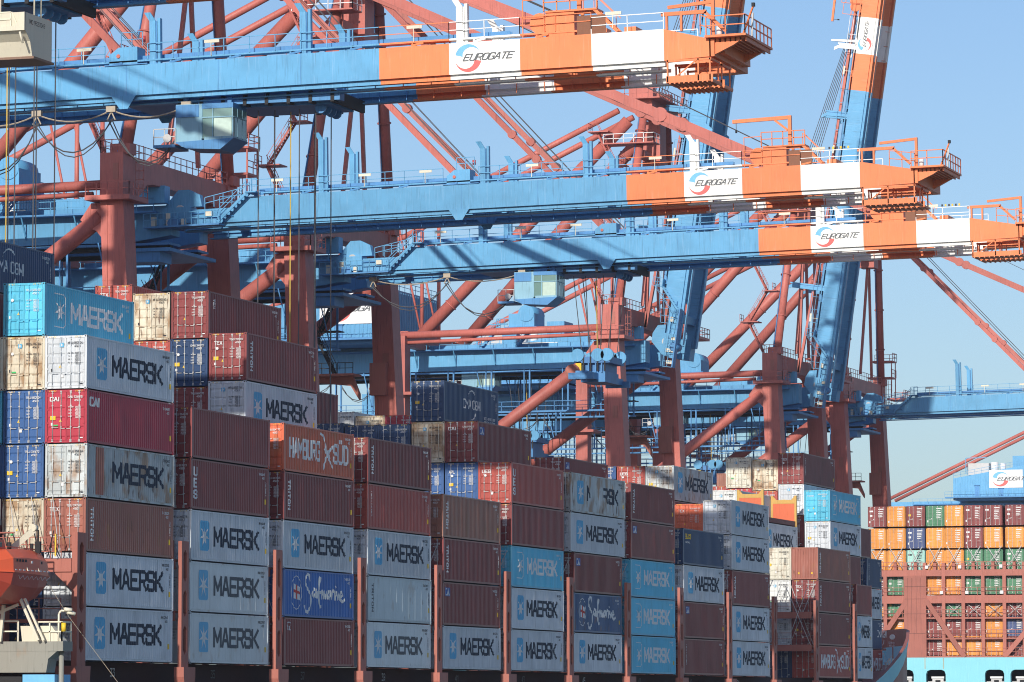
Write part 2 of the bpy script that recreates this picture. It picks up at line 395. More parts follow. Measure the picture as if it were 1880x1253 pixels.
LIGHT = ('grey', 'greyold', 'white', 'reefer', 'reefer2', 'cream', 'rusty', 'mint')
def m_marks(H, c, style, v):
    def f():
        b = MB(); mat = M_BLACK if c in LIGHT else M_WHITE; rnd = random.Random(v * 31 + len(c)); ox = .012
        d = ''.join(str(rnd.randint(0, 9)) for _ in range(6)); pre = {'M': 'MRKU', 'C': 'CAIU', 'G': 'CMAU', 'T': 'TEXU', 'U': 'UESU', 'S': 'SUDU', 'A': 'APZU'}.get(style, 'TRLU')
        on_end(b, text(pre + ' ' + d, .105, 1.34, H - .46, .84, 1.0), mat, ox); on_end(b, text('45G1', .10, 1.72, H - .64, .34, 1.0), mat, ox)
        for i, (n1, n2) in enumerate((('MAX GROSS', '32500 KG'), ('TARE', '3900 KG'), ('NET', '28600 KG'), ('CU CAP', '76.4 M3'))):
            z = H - .98 - i * .17; on_end(b, text(n1.replace('.', ''), .05, 1.36, z, .3 if i == 0 else .2, 1.1), mat, ox)
            on_end(b, text(n2, .06, 1.76, z, .32, 1.1), mat, ox); on_end(b, text('71650 LB', .05, 1.76, z - .075, .32, 1.1), mat, ox)
        if style == 'M' and c in LIGHT:
            on_end(b, [rrect(.86, 1.10, H - .64, H - .40, .03)], M_STARB, ox); on_end(b, disc_star(.98, H - .52, .10), M_WHITE, ox + .006)
        elif style == 'C': on_end(b, text('CAI', .2, .30, H - .62, .5, 1.2), mat, ox)
        elif style == 'T': on_end(b, text('TEX', .2, .35, H - .70, .5, 1.0), mat, ox)
        elif style == 'U': on_end(b, text('UES', .2, .30, H - .75, .6, 1.2), mat, ox)
        elif style == 'A': on_end(b, text('APL', .18, .30, H - .75, .42, 1.2), mat, ox)
        elif style == 'M': on_end(b, text('MAERSK', .1, .3, H - .6, .65, 1.0), mat, ox)
        elif style == 'G': on_end(b, crescent(.55, H - .55, .2, 20, 160, .01, .05), mat, ox)
        r = rnd.random
        if r() < .75: on_end(b, [[(.82, 1.15), (.98, 1.15), (.90, 1.30)]], M_YEL, ox)
        if r() < .6: on_end(b, [[(.35, .95), (.47, .95), (.47, 1.1), (.35, 1.1)]], M_WHITE if c not in LIGHT else M_BLACK, ox)
        if r() < .5: on_end(b, [[(.95, .62), (1.10, .62), (1.10, .82), (.95, .82)]], M_WHITE, ox)
        if r() < .35: on_end(b, [[(.30, 1.25), (.62, 1.25), (.62, 1.47), (.30, 1.47)]], M_YEL, ox)
        if r() < .25: on_end(b, [[(.50, .92), (.75, .92), (.75, 1.0), (.50, 1.0)]], plain('green_sticker', (.05, .5, .15)), ox)
        if r() < .4: on_end(b, [rrect(.45, .62, H - 1.02, H - .85, .08)], M_WHITE, ox)
        on_end(b, [[(2.05, .25), (2.22, .25), (2.22, .31), (2.05, .31)]], mat, ox)
        # hazard stripes on the header ends
        for s0 in (.22, 1.75):
            for i in range(5):
                a = s0 + i * .09; p = [(a, H - .13), (a + .03, H - .12), (a + .07, H - .04), (a + .04, H - .04)]
                for q in (p,): b.face([(.014, 2.44 - u, w) for u, w in q], M_YEL if c not in ('white', 'cream') else M_BLACK)
        return b.mesh('door_markings')
    return cached(('marks', H, c, style, v), f)
SAF = [[(2.2, 5.4), (2.0, 6.2), (1.4, 6.4), (.9, 5.6), (.9, 4.8), (1.5, 3.9), (2.2, 3.1), (2.5, 2.0), (2.2, .6), (1.5, -.2), (.9, 0), (.7, .8)],
       [(3.8, 3.7), (3.3, 3.9), (2.9, 3.0), (3.2, 2.5), (3.7, 3.2), (3.9, 3.7), (3.9, 2.6), (4.2, 2.5)],
       [(4.2, 2.5), (4.9, 4.4), (5.2, 5.8), (4.9, 5.9), (4.6, 4.4), (4.7, 2.4), (5.0, .8), (5.3, .9)], [(4.4, 3.3), (5.6, 3.4)],
       [(5.5, 2.4), (5.7, 3.6), (6.1, 2.5), (6.3, 3.5), (6.7, 2.5), (6.9, 3.5), (7.2, 2.5)], [(8.1, 3.6), (7.5, 3.6), (7.3, 2.9), (7.7, 2.4), (8.2, 3.4), (8.3, 2.4)],
       [(8.3, 2.4), (8.7, 3.9), (9.1, 3.7), (9.3, 3.6), (9.4, 2.4)], [(9.6, 4.5), (9.7, 4.6)], [(9.4, 2.4), (9.9, 3.5), (10.2, 2.4), (10.6, 3.4), (10.9, 2.4)],
       [(10.9, 2.6), (11.6, 3.1), (11.5, 3.7), (11.1, 3.6), (11.0, 2.5), (11.5, 1.9), (12.2, 2.3)]]
def scaled(lines, x0, z0, sx, sz): return [[(x0 + a * sx, z0 + b * sz) for a, b in l] for l in lines]
def m_letter(style, c, L, H, reefer, v):
    """returns list of (name, mesh): lettering, and emblem when there is one"""
    def f():
        B = None if reefer else brk(L); dz = H - 2.9; out = []; b = MB(); e = MB(); zc = 1.52 + dz / 2
        small = M_BLACK if c in LIGHT else M_WHITE
        k = L / 12.19; zc += (v % 3 - 1) * .05
        if style in ('M', 'Mo', 'Mp', 'Mn'):
            white = c == 'cyan'; tm = M_WHITE if white else M_NAVYL
            polys = text('MAERSK', .98, 3.65 * k + (v % 3 - 1) * .09, zc - .49, 6.9 * k, 1.25, gap=1.25)
            if style == 'Mp': polys = [p for p in polys if not (4.7 < sum(q[0] for q in p) / 4 < 8.3)]
            on_side(b, polys, tm, B, .007)
            if style != 'Mn':
                if not white:
                    on_side(e, [rrect(1.35 * k, 2.75 * k, zc - .86, zc + .86, .16)], M_STARB, B, .010)
                else:
                    on_side(e, strokes([[(1.35, zc + .9), (2.6, zc + .9), (2.75, zc + .75), (2.75, zc - .75), (2.6, zc - .9), (1.35, zc - .9)]], .05), M_WHITE, B, .006)
                on_side(e, disc_star(2.05 * k, zc, .74), M_WHITE, B, .018)
                out.append(('emblem', e.mesh('emblem')))
            else:
                on_side(e, [[(1.25, .2 + j * .32), (2.25, .2 + j * .32), (2.25, .52 + j * .32), (1.25, .52 + j * .32)] for j in range(8)], cmat('brown'), B, .005)
                out.append(('repair_panel', e.mesh('repair_panel')))
        elif style == 'S':
            on_side(b, text('HAMBURG', 1.05, 1.05, zc - .5, 5.1, 1.25, gap=1.5) + text('SÜD', 1.05, 8.6, zc - .5, 2.5, 1.25, gap=1.5), M_WHITE, B, .007)
            on_side(e, strokes([[(6.3, 2.6), (6.8, 2.5), (7.3, 1.7), (7.9, 1.0), (8.4, .6)]], .16) + strokes([[(8.4, 1.9), (7.8, 1.6), (7.2, 1.1), (6.8, .5)]], .22) + strokes([[(7.1, 1.7), (7.8, 1.15)]], .35), M_WHITE, B, .008)
            out.append(('emblem', e.mesh('emblem')))
        elif style == 'F':
            on_side(b, strokes(scaled(SAF, 3.2, .42, .60, .35), .19), M_WHITE, B, .007)
            on_side(e, strokes([arc(2.2, 1.5, .85, 1.0, 0, 360, 28)], .05), M_WHITE, B, .006)
            on_side(e, [[(1.75, 1.15), (2.75, 1.05), (2.75, 1.85), (1.75, 2.05)]], M_WHITE, B, .007)
            on_side(e, [[(1.75, 1.52), (2.75, 1.4), (2.75, 1.56), (1.75, 1.70)], [(2.15, 1.12), (2.32, 1.1), (2.32, 1.95), (2.15, 1.98)]], M_REDM, B, .013)
            out.append(('emblem', e.mesh('emblem')))
        elif style == 'G':
            on_side(b, text('CMA CGM', .60, 4.3, 1.25, 3.7, .9, gap=1.2), M_WHITE, B, .007)
            on_side(b, text('ECO-CONTAINER', .17, 8.9, .66, 2.6, .9), M_WHITE, B, .007); on_side(b, text('BAMBOO FLOORING', .17, 9.1, .38, 2.4, .9), M_WHITE, B, .007)
            on_side(e, crescent(6.2, 1.5, 1.1, 150, 50, .02, .16), M_WHITE, B, .006); on_side(e, crescent(6.2, 1.5, 1.05, -100, -35, .02, .16), M_WHITE, B, .006)
            out.append(('emblem', e.mesh('emblem')))
        elif style == 'TR': on_side(b, rot90(text('TRITON', .30, 0, 0, 1.75, 1.3, gap=2.0), .75, H - .5), M_WHITE if not c.startswith('reefer') else M_NAVYL, B, .007)
        elif style == 'T': on_side(b, rot90(text('TEX', .26, 0, 0, .55, 1.2, gap=2.0), .8, H - .45), M_WHITE, B, .007)
        elif style == 'TD': on_side(b, rot90(text('TEXTAINER', .16, 0, 0, 1.6, 1.3, gap=2.6), .8, H - .45), M_WHITE, B, .007)
        elif style == 'C':
            on_side(b, text('CAI', .42, .5, H - .85, 1.1, 1.5), M_WHITE, B, .007)
        elif style == 'CB':
            on_side(e, [[(.5, H - .95), (1.6, H - .95), (1.6, H - .38), (.5, H - .38)]], plain('sticker_blue', (.05, .12, .4)), B, .005)
            on_side(b, text('CAI', .4, .62, H - .86, .85, 1.3), M_WHITE, B, .010); out.append(('emblem', e.mesh('emblem')))
        elif style == 'U':
            for ch, z in (('U', H - .95), ('E', H - 1.60), ('S', H - 2.25)): on_side(b, text(ch, .45, .55, z, .42, 1.5), M_WHITE, B, .007)
        elif style == 'SE':
            on_side(b, text('SEACO', .34, .7, H - .80, 1.5, 1.3), M_YEL, B, .007); on_side(b, text('GLOBAL', .12, .8, H - 1.15, 1.2, 1.2), M_WHITE, B, .007)
        elif style == 'TAL': on_side(b, crescent(.9, H - .65, .4, 20, 160, .02, .08) + text('TAL', .22, .62, H - .75, .55, 1.2), M_WHITE, B, .007)
        # container number, size code and side marks near the far end
        rnd = random.Random(v); d = ''.join(str(rnd.randint(0, 9)) for _ in range(6)); pre = {'M': 'MSKU'}.get(style, 'TRHU')
        on_side(b, text(pre + ' ' + d, .13, L - 1.65, H - .45, 1.05, 1.1), small, B, .007); on_side(b, text('45G1', .11, L - 1.1, H - .66, .4, 1.1), small, B, .007)
        if style != 'G': on_side(b, [[(L - .62, .75), (L - .38, .75), (L - .38, 1.05), (L - .62, 1.05)]], M_YEL, B, .007)
        if rnd.random() < .5: on_side(b, rot90(text('AB1824', .09, 0, 0, .8, 1.2), L - .55, H - .85), small, B, .007)
        out.append(('lettering', b.mesh('lettering')))
        return out
    return cached(('let', style, c, L, H, reefer, v, BP[0]), f)

ORD = ['bottom', 'second', 'third', 'fourth', 'fifth', 'sixth', 'seventh', 'eighth', 'ninth']
NTH = ['first', 'second', 'third', 'fourth', 'fifth', 'sixth', 'seventh', 'eighth', 'ninth', 'tenth', 'eleventh', 'twelfth', 'thirteenth', 'fourteenth', 'fifteenth']
CNAME = {'grey': 'blue-grey', 'greyold': 'stained grey', 'white': 'pale grey', 'reefer': 'white smooth-sided refrigerated', 'reefer2': 'pale blue smooth-sided', 'safold': 'faded dark blue', 'cream': 'cream', 'rusty': 'rust-stained cream', 'cyan': 'sky blue', 'maroon': 'dark maroon',
         'brown': 'weathered brown', 'red': 'red-brown', 'crimson': 'crimson', 'orange': 'faded orange-red', 'tan': 'tan-brown', 'navy': 'navy blue', 'blue': 'mid blue', 'saf': 'royal blue', 'shiporange': 'orange', 'green': 'green', 'mint': 'mint green'}
SNAME = {'M': ' with block lettering', 'Mo': ' with block lettering', 'Mn': ' with a brown repair panel', 'Mp': ' with half-peeled lettering', 'S': ' with thin white lettering', 'F': ' with white script lettering', 'G': ' with white lettering and swoosh',
         'TR': '', 'T': '', 'TD': '', 'C': '', 'CB': '', 'U': '', 'SE': ' with small yellow lettering', 'TAL': ''}
_cid = [0]
def container(x, y, z, c, style='', dstyle='', L=12.19, H=2.896, ends='door', label='', group=None, sides=True):
    _cid[0] += 1; v = _cid[0]; BP[0] = v % 3; reefer = c.startswith('reefer')
    t = thing('shipping_container', label, 'shipping container', (x, y, z), group)
    obj('frame', m_frame(L, H, c, ends), t); obj('far_walls', m_plug(L, H, c), t)
    obj('side_panel', m_side(L, H, c, reefer), t)
    if style:
        for nm, me in m_letter(style, c, L, H, reefer, v % 7 if style not in ('M', 'Mo') else v % 3): obj(nm, me, t)
    if ends == 'door':
        bm = M_ZINC if c in ('maroon', 'red', 'brown', 'navy', 'blue', 'crimson', 'saf') else cmat(c)
        for k, (yy, sc) in enumerate(((.135, 1), (2.305, -1))):
            d = obj('door', m_door(H, c, reefer), t, (0, yy, 0)); d.scale = (1, sc, 1)
            if not (reefer): obj('locking_bars', m_bars(H, bm), d)
        obj('door_markings', m_marks(H, c, dstyle, v % 5), t)
    else:
        b = cached(('endcor', H, c), lambda: _endcor(H, c)); obj('end_panel', b, t)
    return t
def _endcor(H, c):
    b = MB(); m = cmat(c); k = b.mi(m); n = 0; pts = [(.13, .05)]; y = .15
    while y < 2.2: pts += [(y, .03), (y + .1, .03), (y + .16, .075), (y + .24, .075)]; y += .30
    pts.append((2.31, .05))
    for yy, x in pts: b.v += [(x, yy, .15), (x, yy, H - .14)]
    for i in range(len(pts) - 1): b.f.append((2 * i, 2 * i + 1, 2 * i + 3, 2 * i + 2)); b.m.append(k); b.sm.append(False)
    on_end(b, [[(.6, .5), (.74, .5), (.74, .66), (.6, .66)], [(1.8, .5), (1.94, .5), (1.94, .66), (1.8, .66)]], M_YEL, .0)
    return b.mesh('end_panel')

# ------------------------------------------------------------------ the near ship's container stacks
X0, Y0, Z0, BAY, TIER = 211.35, 93.2, 14.28, 14.65, 2.92
ST = [  # bay, column inboard, height shift, {tier: (colour, side style, door style[, length])}
 (0, 0, 0, {0: ('grey', 'M', 'M'), 1: ('grey', 'M', 'M'), 2: ('brown', 'TR', 'T'), 3: ('greyold', 'Mn', 'X'), 4: ('crimson', 'C', 'C'), 5: ('grey', 'M', 'M')}),
 (0, 1, 0, {0: ('navy', '', 'G'), 1: ('navy', '', ''), 2: ('rusty', '', ''), 3: ('blue', '', ''), 4: ('blue', '', ''), 5: ('rusty', '', 'M'), 6: ('cyan', 'M', 'X')}),
 (0, 2, 0, {0: ('grey', '', 'M'), 1: ('maroon', '', ''), 2: ('maroon', '', ''), 3: ('blue', '', ''), 4: ('cyan', '', 'M'), 5: ('cream', '', 'M')}),
 (0, 3, 0, {0: ('maroon', '', ''), 1: ('navy', '', ''), 5: ('maroon', '', ''), 6: ('maroon', '', ''), 7: ('navy', 'G', 'G')}),
 (1, 0, 0, {0: ('reefer', 'M', 'M'), 1: ('reefer', 'M', 'M'), 2: ('grey', 'M', 'M'), 3: ('maroon', 'U', ''), 4: ('maroon', '', '')}),
 (2, 0, 0, {0: ('maroon', 'TAL', ''), 1: ('saf', 'F', ''), 2: ('grey', 'M', 'M'), 3: ('maroon', 'TR', ''), 4: ('orange', 'S', 'S')}),
 (2, 1, -.31, {4: ('maroon', '', ''), 5: ('grey', 'M', 'M'), 6: ('maroon', 'TR', 'T')}),
 (2, 2, -.62, {4: ('navy', '', ''), 5: ('maroon', '', ''), 6: ('navy', '', 'G'), 7: ('maroon', 'T', 'X')}),
 (2, 3, -.66, {6: ('red', '', ''), 7: ('rusty', '', 'M')}),
 (2, 4, -.1, {7: ('red', '', 'T')}),
 (3, 0, 0, {0: ('reefer', 'M', 'M'), 1: ('reefer2', 'TR', ''), 2: ('grey', 'M', 'M'), 3: ('red', 'TD', ''), 4: ('maroon', 'TR', '')}),
 (4, 0, 0, {0: ('grey', 'M', 'M'), 1: ('maroon', 'CB', 'C'), 2: ('maroon', 'TR', ''), 3: ('tan', 'TR', '')}),
 (5, 0, 0, {0: ('grey', 'M', 'M'), 1: ('grey', 'M', 'M'), 2: ('cyan', 'M', 'M'), 3: ('maroon', '', ''), 4: ('red', 'U', 'U')}),
 (5, 1, 0, {3: ('grey', '', 'M'), 4: ('blue', '', 'A'), 5: ('maroon', 'CB', 'C')}),
 (5, 2, 0, {3: ('blue', '', ''), 4: ('blue', '', 'A'), 5: ('rusty', '', 'M'), 6: ('navy', 'G', 'G')}),
 (5, 3, -.1, {5: ('navy', '', 'G')}), (5, 4, -.12, {5: ('navy', '', 'G')}), (5, 5, .05, {5: ('navy', 'G', 'G')}),
 (5, 7, .05, {6: ('maroon', '', '')}),
 (6, 0, 0, {0: ('grey', 'M', 'M'), 1: ('safold', 'F', ''), 2: ('maroon', 'CB', 'C'), 3: ('grey', 'M', 'M', 13.72), 4: ('greyold', 'Mp', 'M', 13.72)}),
 (7, 0, 0, {0: ('cyan', 'M', 'M'), 1: ('cyan', 'M', 'M'), 2: ('cyan', 'M', 'M'), 3: ('maroon', 'CB', 'C'), 4: ('maroon', 'TR', 'T')}),
 (7, 7, -.3, {6: ('crimson', '', '')}), (7, 8, -.3, {6: ('rusty', '', 'M')}), (7, 9, .05, {6: ('white', '', 'M')}),
 (8, 0, 0, {0: ('maroon', 'TD', ''), 1: ('maroon', 'CB', 'C'), 2: ('grey', 'M', 'M'), 3: ('navy', 'SE', 'SE')}),
 (8, 4, 0, {5: ('maroon', 'CB', '')}),
 (9, 0, 0, {0: ('grey', 'M', 'M'), 1: ('grey', 'M', 'M'), 2: ('maroon', 'TR', ''), 3: ('grey', 'M', 'M'), 4: ('grey', 'M', 'M')}),
 (9, 1, -.3, {4: ('orange', '', 'T')}), (9, 2, 0, {4: ('maroon', '', ''), 5: ('greyold', 'M', 'M')}), (9, 3, 0, {5: ('red', '', 'U')}), (9, 4, 0, {5: ('blue', '', '')}),
 (11, 0, 0, {0: ('red', 'S', 'S'), 1: ('maroon', 'TD', ''), 2: ('maroon', 'TR', 'T'), 3: ('brown', 'TR', '-')}),
 (11, 1, 0, {0: ('navy', '', ''), 1: ('grey', '', 'M'), 2: ('white', '', 'M'), 3: ('cream', '', '')}),
 (11, 2, -.62, {2: ('maroon', '', ''), 3: ('maroon', '', ''), 4: ('grey', 'M', 'M')}), (11, 3, -.62, {5: ('white', '', 'M')}),
 (12, 0, 0, {0: ('grey', 'M', 'M', 6.058), 1: ('grey', 'M', 'M', 6.058), 2: ('maroon', '', '', 6.058)}),
 (12, 1, 0, {2: ('maroon', '', ''), 3: ('maroon', '', ''), 4: ('grey', 'M', 'M'), 5: ('cyan', 'M', 'M')}),
 (12, 2, .58, {3: ('navy', '', ''), 4: ('maroon', '', ''), 5: ('grey', 'M', 'M'), 6: ('maroon', 'TD', 'T')}),
 (12, 3, 0, {5: ('red', '', ''), 6: ('rusty', '', 'M')}), (12, 4, .25, {5: ('crimson', '', ''), 6: ('cream', '', 'M')}), (12, 5, .5, {5: ('red', '', '')}),
 (13, 1, 0, {0: ('red', 'S', '', 6.058), 1: ('navy', 'G', '', 6.058), 2: ('grey', 'M', '', 6.058), 3: ('navy', 'TD', '', 6.058)}),
 (13, 2, .3, {4: ('maroon', '', '')}),
]
INB = ['', 'one column', 'two columns', 'three columns', 'four columns', 'five columns', 'six columns', 'seven columns', 'eight columns', 'nine columns']
for bay, k, dz, tiers in ST:
    idx = bay if bay <= 9 else bay - 1
    for r, spec in tiers.items():
        c, st, ds = spec[:3]; L = spec[3] if len(spec) > 3 else 12.192
        nm = CNAME[c] + ' container'
        if bay < 0: lab = '%s, %s tier of stack aft of the bridge, %s' % (nm, ORD[r], 'outer column' if k == 0 else 'inner column')
        elif k == 0: lab = '%s%s, %s tier, %s outer stack from left' % (nm, SNAME.get(st, ''), ORD[r], NTH[idx])
        else: lab = '%s, %s tier, %s inboard of the %s outer stack' % (nm, ORD[r], INB[k], NTH[idx])
        x = X0 + bay * BAY - (.76 if L > 13 else 0); z = Z0 + r * TIER + dz; jx, jy = ((r * 5 + bay * 3 + k) % 5 - 2) * .018, ((r * 3 + bay * 7 + k * 2) % 5) * -.016
        if bay == -2: x = 171.0
        end = 'corr' if ds == '-' else 'door'
        container(x + jx, Y0 + 2.5 * k + .03 + jy, z, c, st, ds, L, 2.896, end, lab, 'containers stacked on the near ship')

# orange flat rack with yellow-headed end walls, on bay 12
fr = thing('flat_rack', 'empty orange flat rack with two yellow-topped end walls, on a blue-grey container near the right', 'flat rack', (X0 + 11 * BAY, Y0 + 5, Z0 + 5 * TIER - .62))
MO = paint('flat_rack_orange', (.62, .14, .06), .5, grime=.2); MY = paint('flat_rack_yellow', (.55, .34, .09), .5, grime=.2)
b = MB(); b.box(.1, 12.1, .1, 2.34, .08, .50, paint('flat_rack_deck', (.22, .05, .04), .6)); b.build('deck', fr)
for x in (0, 11.9):
    b = MB(); b.box(x, x + .22, .2, 2.24, .3, 2.15, MO); b.box(x - .02, x + .26, .0, .2, 0, 2.9, MY); b.box(x - .02, x + .26, 2.24, 2.44, 0, 2.9, MY)
    b.box(x - .03, x + .28, .2, 2.24, 2.15, 2.5, MY); b.prism([(.2, 2.5), (.5, 2.5), (.2, 2.85)], 'x', x + .02, x + .2, MY); b.prism([(2.24, 2.5), (1.94, 2.5), (2.24, 2.85)], 'x', x + .02, x + .2, MY)
    b.build('end_wall', fr)

# ------------------------------------------------------------------ near ship: hull, deck, lashing structures
hull = thing('near_ship_hull', 'light blue hull and red bow bulwark of the near container ship', 'ship hull')
def deck_y(x):
    P = ((150, 93.25), (396, 93.25), (405, 93.35), (412, 94.0), (424, 96.6), (434, 101), (441, 108), (445, 117))
    for (a, ya), (c, yc) in zip(P, P[1:]):
        if x <= c: t = (x - a) / (c - a); return ya + (yc - ya) * t
    return 117
def deck_z(x):
    if x < 385: return 13.0
    t = min(1, (x - 385) / 38); return 13.0 + 6.3 * (t * t * (3 - 2 * t)) + (.25 if x > 423 else 0)
b = MB(); xs = [100, 385, 390, 394, 398, 402, 406, 410, 414, 418, 422, 426, 430, 434, 437, 440, 442, 444, 445]
def hy(x, f):  # flare: hull moves inboard towards the waterline
    y = deck_y(x); fl = max(0, (x - 350) / 95); return y + f ** 1.7 * (24 * fl ** 1.6) * (1 - (y - 93.25) / 24)
for sgn in (1, -1):
    for (xa, xb) in zip(xs, xs[1:]):
        for f0, f1 in ((0, .15), (.15, .35), (.35, .6), (.6, 1)):
            P = []
            for x, f in ((xa, f0), (xb, f0), (xb, f1), (xa, f1)):
                y = min(117, hy(x, f)); z = deck_z(x) * (1 - f); P.append((x, y if sgn == 1 else 234 - y, z))
            b.face(P, M_SHIPBLUE, True)
b.build('hull_plating', hull)
b = MB()
for sgn in (1, -1):
    for (xa, xb) in zip(xs[1:], xs[2:]):
        P = []
        for x in (xa, xb):
            y = deck_y(x); z = deck_z(x)
            P.append([(x, y, z), (x, min(117, y + .32), z + .02), (x, min(117, y + .32), z - 6.2)])
        (a0, a1, a2), (c0, c1, c2) = [[(p[0], p[1] if sgn == 1 else 234 - p[1], p[2]) for p in q] for q in P]
        b.face([a0, c0, c1, a1], M_SHIPRED); b.face([a1, c1, c2, a2], M_SHIPRED)
b.build('bulwark', hull)
b = MB(); b.face([(100, 93.4, 12.2), (396, 93.4, 12.2), (396, 140.6, 12.2), (100, 140.6, 12.2)], M_SHIPRED)
b.face([(402, 93.9, 15.0), (412, 94.7, 15.4), (424, 97.3, 16), (434, 101.7, 16), (443, 117, 16), (434, 132.3, 16), (424, 136.7, 16), (412, 139.3, 15.4), (402, 140.1, 15.0)], M_SHIPRED)
b.face([(384, 93.5, 12.25), (402, 93.9, 15.0), (402, 140.1, 15.0), (384, 140.5, 12.25)], M_SHIPRED); b.build('deck_plating', hull)
b = MB(); b.box(207, 395, 94.6, 139, 12.2, 14.27, plain('coaming_dark', (.055, .022, .022), .8)); b.build('hatch_coaming', hull)
b = MB()
b.box(409, 410, 99.5, 134, 12, 19.6, M_SHIPRED); b.box(404, 409, 103, 104, 13, 17.5, M_SHIPRED); b.tube((412, 97.5, 12.5), (412, 97.5, 17.2), .35, M_SHIPRED); b.box(411, 413, 96.5, 98.5, 17.2, 17.4, M_SHIPRED)
b.build('breakwater', hull)
b = MB(); b.tube((418.0, 97.0, 18.6), (417.7, 97.0, 18.6), .26, M_WHITE, 10); b.bar((418, 97.0, 15.5), (418, 97.0, 18.5), .1, .1, M_SHIPRED); b.build('deck_floodlight', hull)
b = MB()
for n in range(10):  # bay numbers on the coaming
    for s, dx in (((str((n * 4 + 4) % 10)), 3.0), (str(33 + n * 2 if n else 33), 6.6)):
        for q in text(s, .42, X0 + n * BAY + dx, 13.5, .3 * len(s), 1.1): b.face([(a, 94.59 - .0, zz) for a, zz in q], M_GREYL if n % 3 else M_WHITE)
b.build('bay_numbers', hull)

def holed_post(b, xa, xb, y0, y1, z0, z1, mat):
    """side post with tall rounded openings"""
    w = (xb - xa) * .26; b.box(xa, xa + w, y0, y1, z0, z1, mat); b.box(xb - w, xb, y0, y1, z0, z1, mat); b.box(xa + w, xb - w, y1 - .03, y1, z0, z1, M_DARK)
    H = z1 - z0; cuts = [0, .10, .33, .40, .61, .68, .93, 1.0]
    for i in range(0, 8, 2): b.box(xa + w, xb - w, y0, y1 - .03, z0 + cuts[i] * H, z0 + cuts[i + 1] * H, mat)
    for i in (1, 3, 5):
        for zz, sg in ((z0 + cuts[i] * H, 1), (z0 + cuts[i + 1] * H, -1)):
            r = w * .8
            b.prism([(xa + w, zz), (xa + w + r, zz), (xa + w, zz + sg * r)], 'y', y0, y1 - .03, mat); b.prism([(xb - w, zz), (xb - w - r, zz), (xb - w, zz + sg * r)], 'y', y0, y1 - .03, mat)
def railing(b, pts, h, mat, step=1.6, r=.022, mids=1):
    for p, q in zip(pts, pts[1:]):
        p, q = Vector(p), Vector(q); n = max(1, int((q - p).length / step))
        for i in range(n + 1):
            a = p.lerp(q, i / n); b.bar(a, a + Vector((0, 0, h)), r * 2, r * 2, mat)
        for j in range(mids + 1): z = Vector((0, 0, h * (1 - j / (mids + 1)))); b.bar(p + z, q + z, r * 2, r * 2, mat)
def lashing_bridge(xc, label, top=21.15):
    t = thing('lashing_bridge', label, 'lashing bridge', (0, 0, 0), 'lashing bridges between container bays')
    b = MB(); holed_post(b, xc - .52, xc + .52, 93.0, 93.22, 14.05, top, M_SHIPRED)
    b.prism([(xc - .85, 14.05), (xc + .85, 14.05), (xc + .85, 13.5), (xc + .5, 12.3), (xc - .5, 12.3), (xc - .85, 13.5)], 'y', 92.7, 93.3, M_SHIPRED); b.build('side_post', t)
    for i in range(1, 9):
        b = MB(); b.box(xc - .45, xc - .15, 93.4 + i * 5, 93.7 + i * 5, 12.3, top, M_SHIPRED); b.build('post', t)
    for z in (17.1, 20.0):
        b = MB(); b.box(xc - .5, xc + .5, 93.41, 139, z, z + .12, M_SHIPRED); b.box(xc - .5, xc - .42, 93.41, 139, z - .45, z, M_SHIPRED); b.build('walkway', t)
        b = MB(); railing(b, [(xc - .5, 93.5, z + .12), (xc - .5, 139, z + .12)], 1.05, M_SHIPRED, 1.5); b.build('railing', t)
    b = MB()
    for i in range(3):
        y = 93.5 + i * 2.5
        for sx in (-.55, .55): b.tube((xc + sx, y, 17.2), (xc + sx * 1.9, y + 2.2, 22.6), .03, M_ZINC, 4); b.tube((xc + sx, y + 2.2, 17.2), (xc + sx * 1.9, y, 22.6), .03, M_ZINC, 4)
    b.build('lashing_rods', t)
for n in [1, 2, 3, 4, 5, 6, 7, 8, 9, 10, 11, 12]:
    lashing_bridge(X0 + n * BAY - 1.23, 'lashing bridge with slotted red post just left of the %s outer stack' % NTH[n] if n < 10 else
                   'lashing bridge with slotted red post, %s' % {10: 'left of the empty bay', 11: 'right of the empty bay', 12: 'beside the short containers near the bow'}[n])
# first lashing bridge, seen end-on by the lifeboat
t = thing('lashing_bridge', 'red lashing bridge with thick post and cross beam behind the orange lifeboat', 'lashing bridge', (0, 0, 0), 'lashing bridges between container bays')
b = MB(); holed_post(b, 209.75, 210.9, 92.98, 93.3, 14.0, 21.1, M_SHIPRED); b.prism([(209.2, 14.0), (211.2, 14.0), (211.0, 12.2), (209.6, 12.2)], 'y', 92.8, 94.0, M_SHIPRED)
b.build('side_post', t)
b = MB(); b.box(209.7, 210.5, 93.31, 112, 19.0, 19.7, M_SHIPRED); b.prism([(93.31, 19.0), (94.4, 19.0), (93.31, 18.0)], 'x', 209.8, 210.3, M_SHIPRED); b.prism([(96.4, 19.0), (97.2, 19.0), (97.2, 18.2)], 'x', 209.8, 210.3, M_SHIPRED); b.build('cross_beam', t)
b = MB(); b.box(209.7, 210.6, 93.31, 112, 16.3, 16.5, M_SHIPRED); b.build('walkway', t)
for i in range(5): b = MB(); b.box(209.8, 210.4, 97.2 + 3.2 * i, 97.6 + 3.2 * i, 12.2, 19.0, M_SHIPRED); b.build('post', t)
b = MB(); railing(b, [(209.7, 93.9, 19.7), (209.7, 100, 19.7)], 1.15, M_SHIPRED, .6, .022, 2); railing(b, [(209.7, 93.9, 16.5), (209.7, 104, 16.5)], 1.1, M_SHIPRED, 1.2); b.build('railing', t)
b = MB(); rr = random.Random(3)
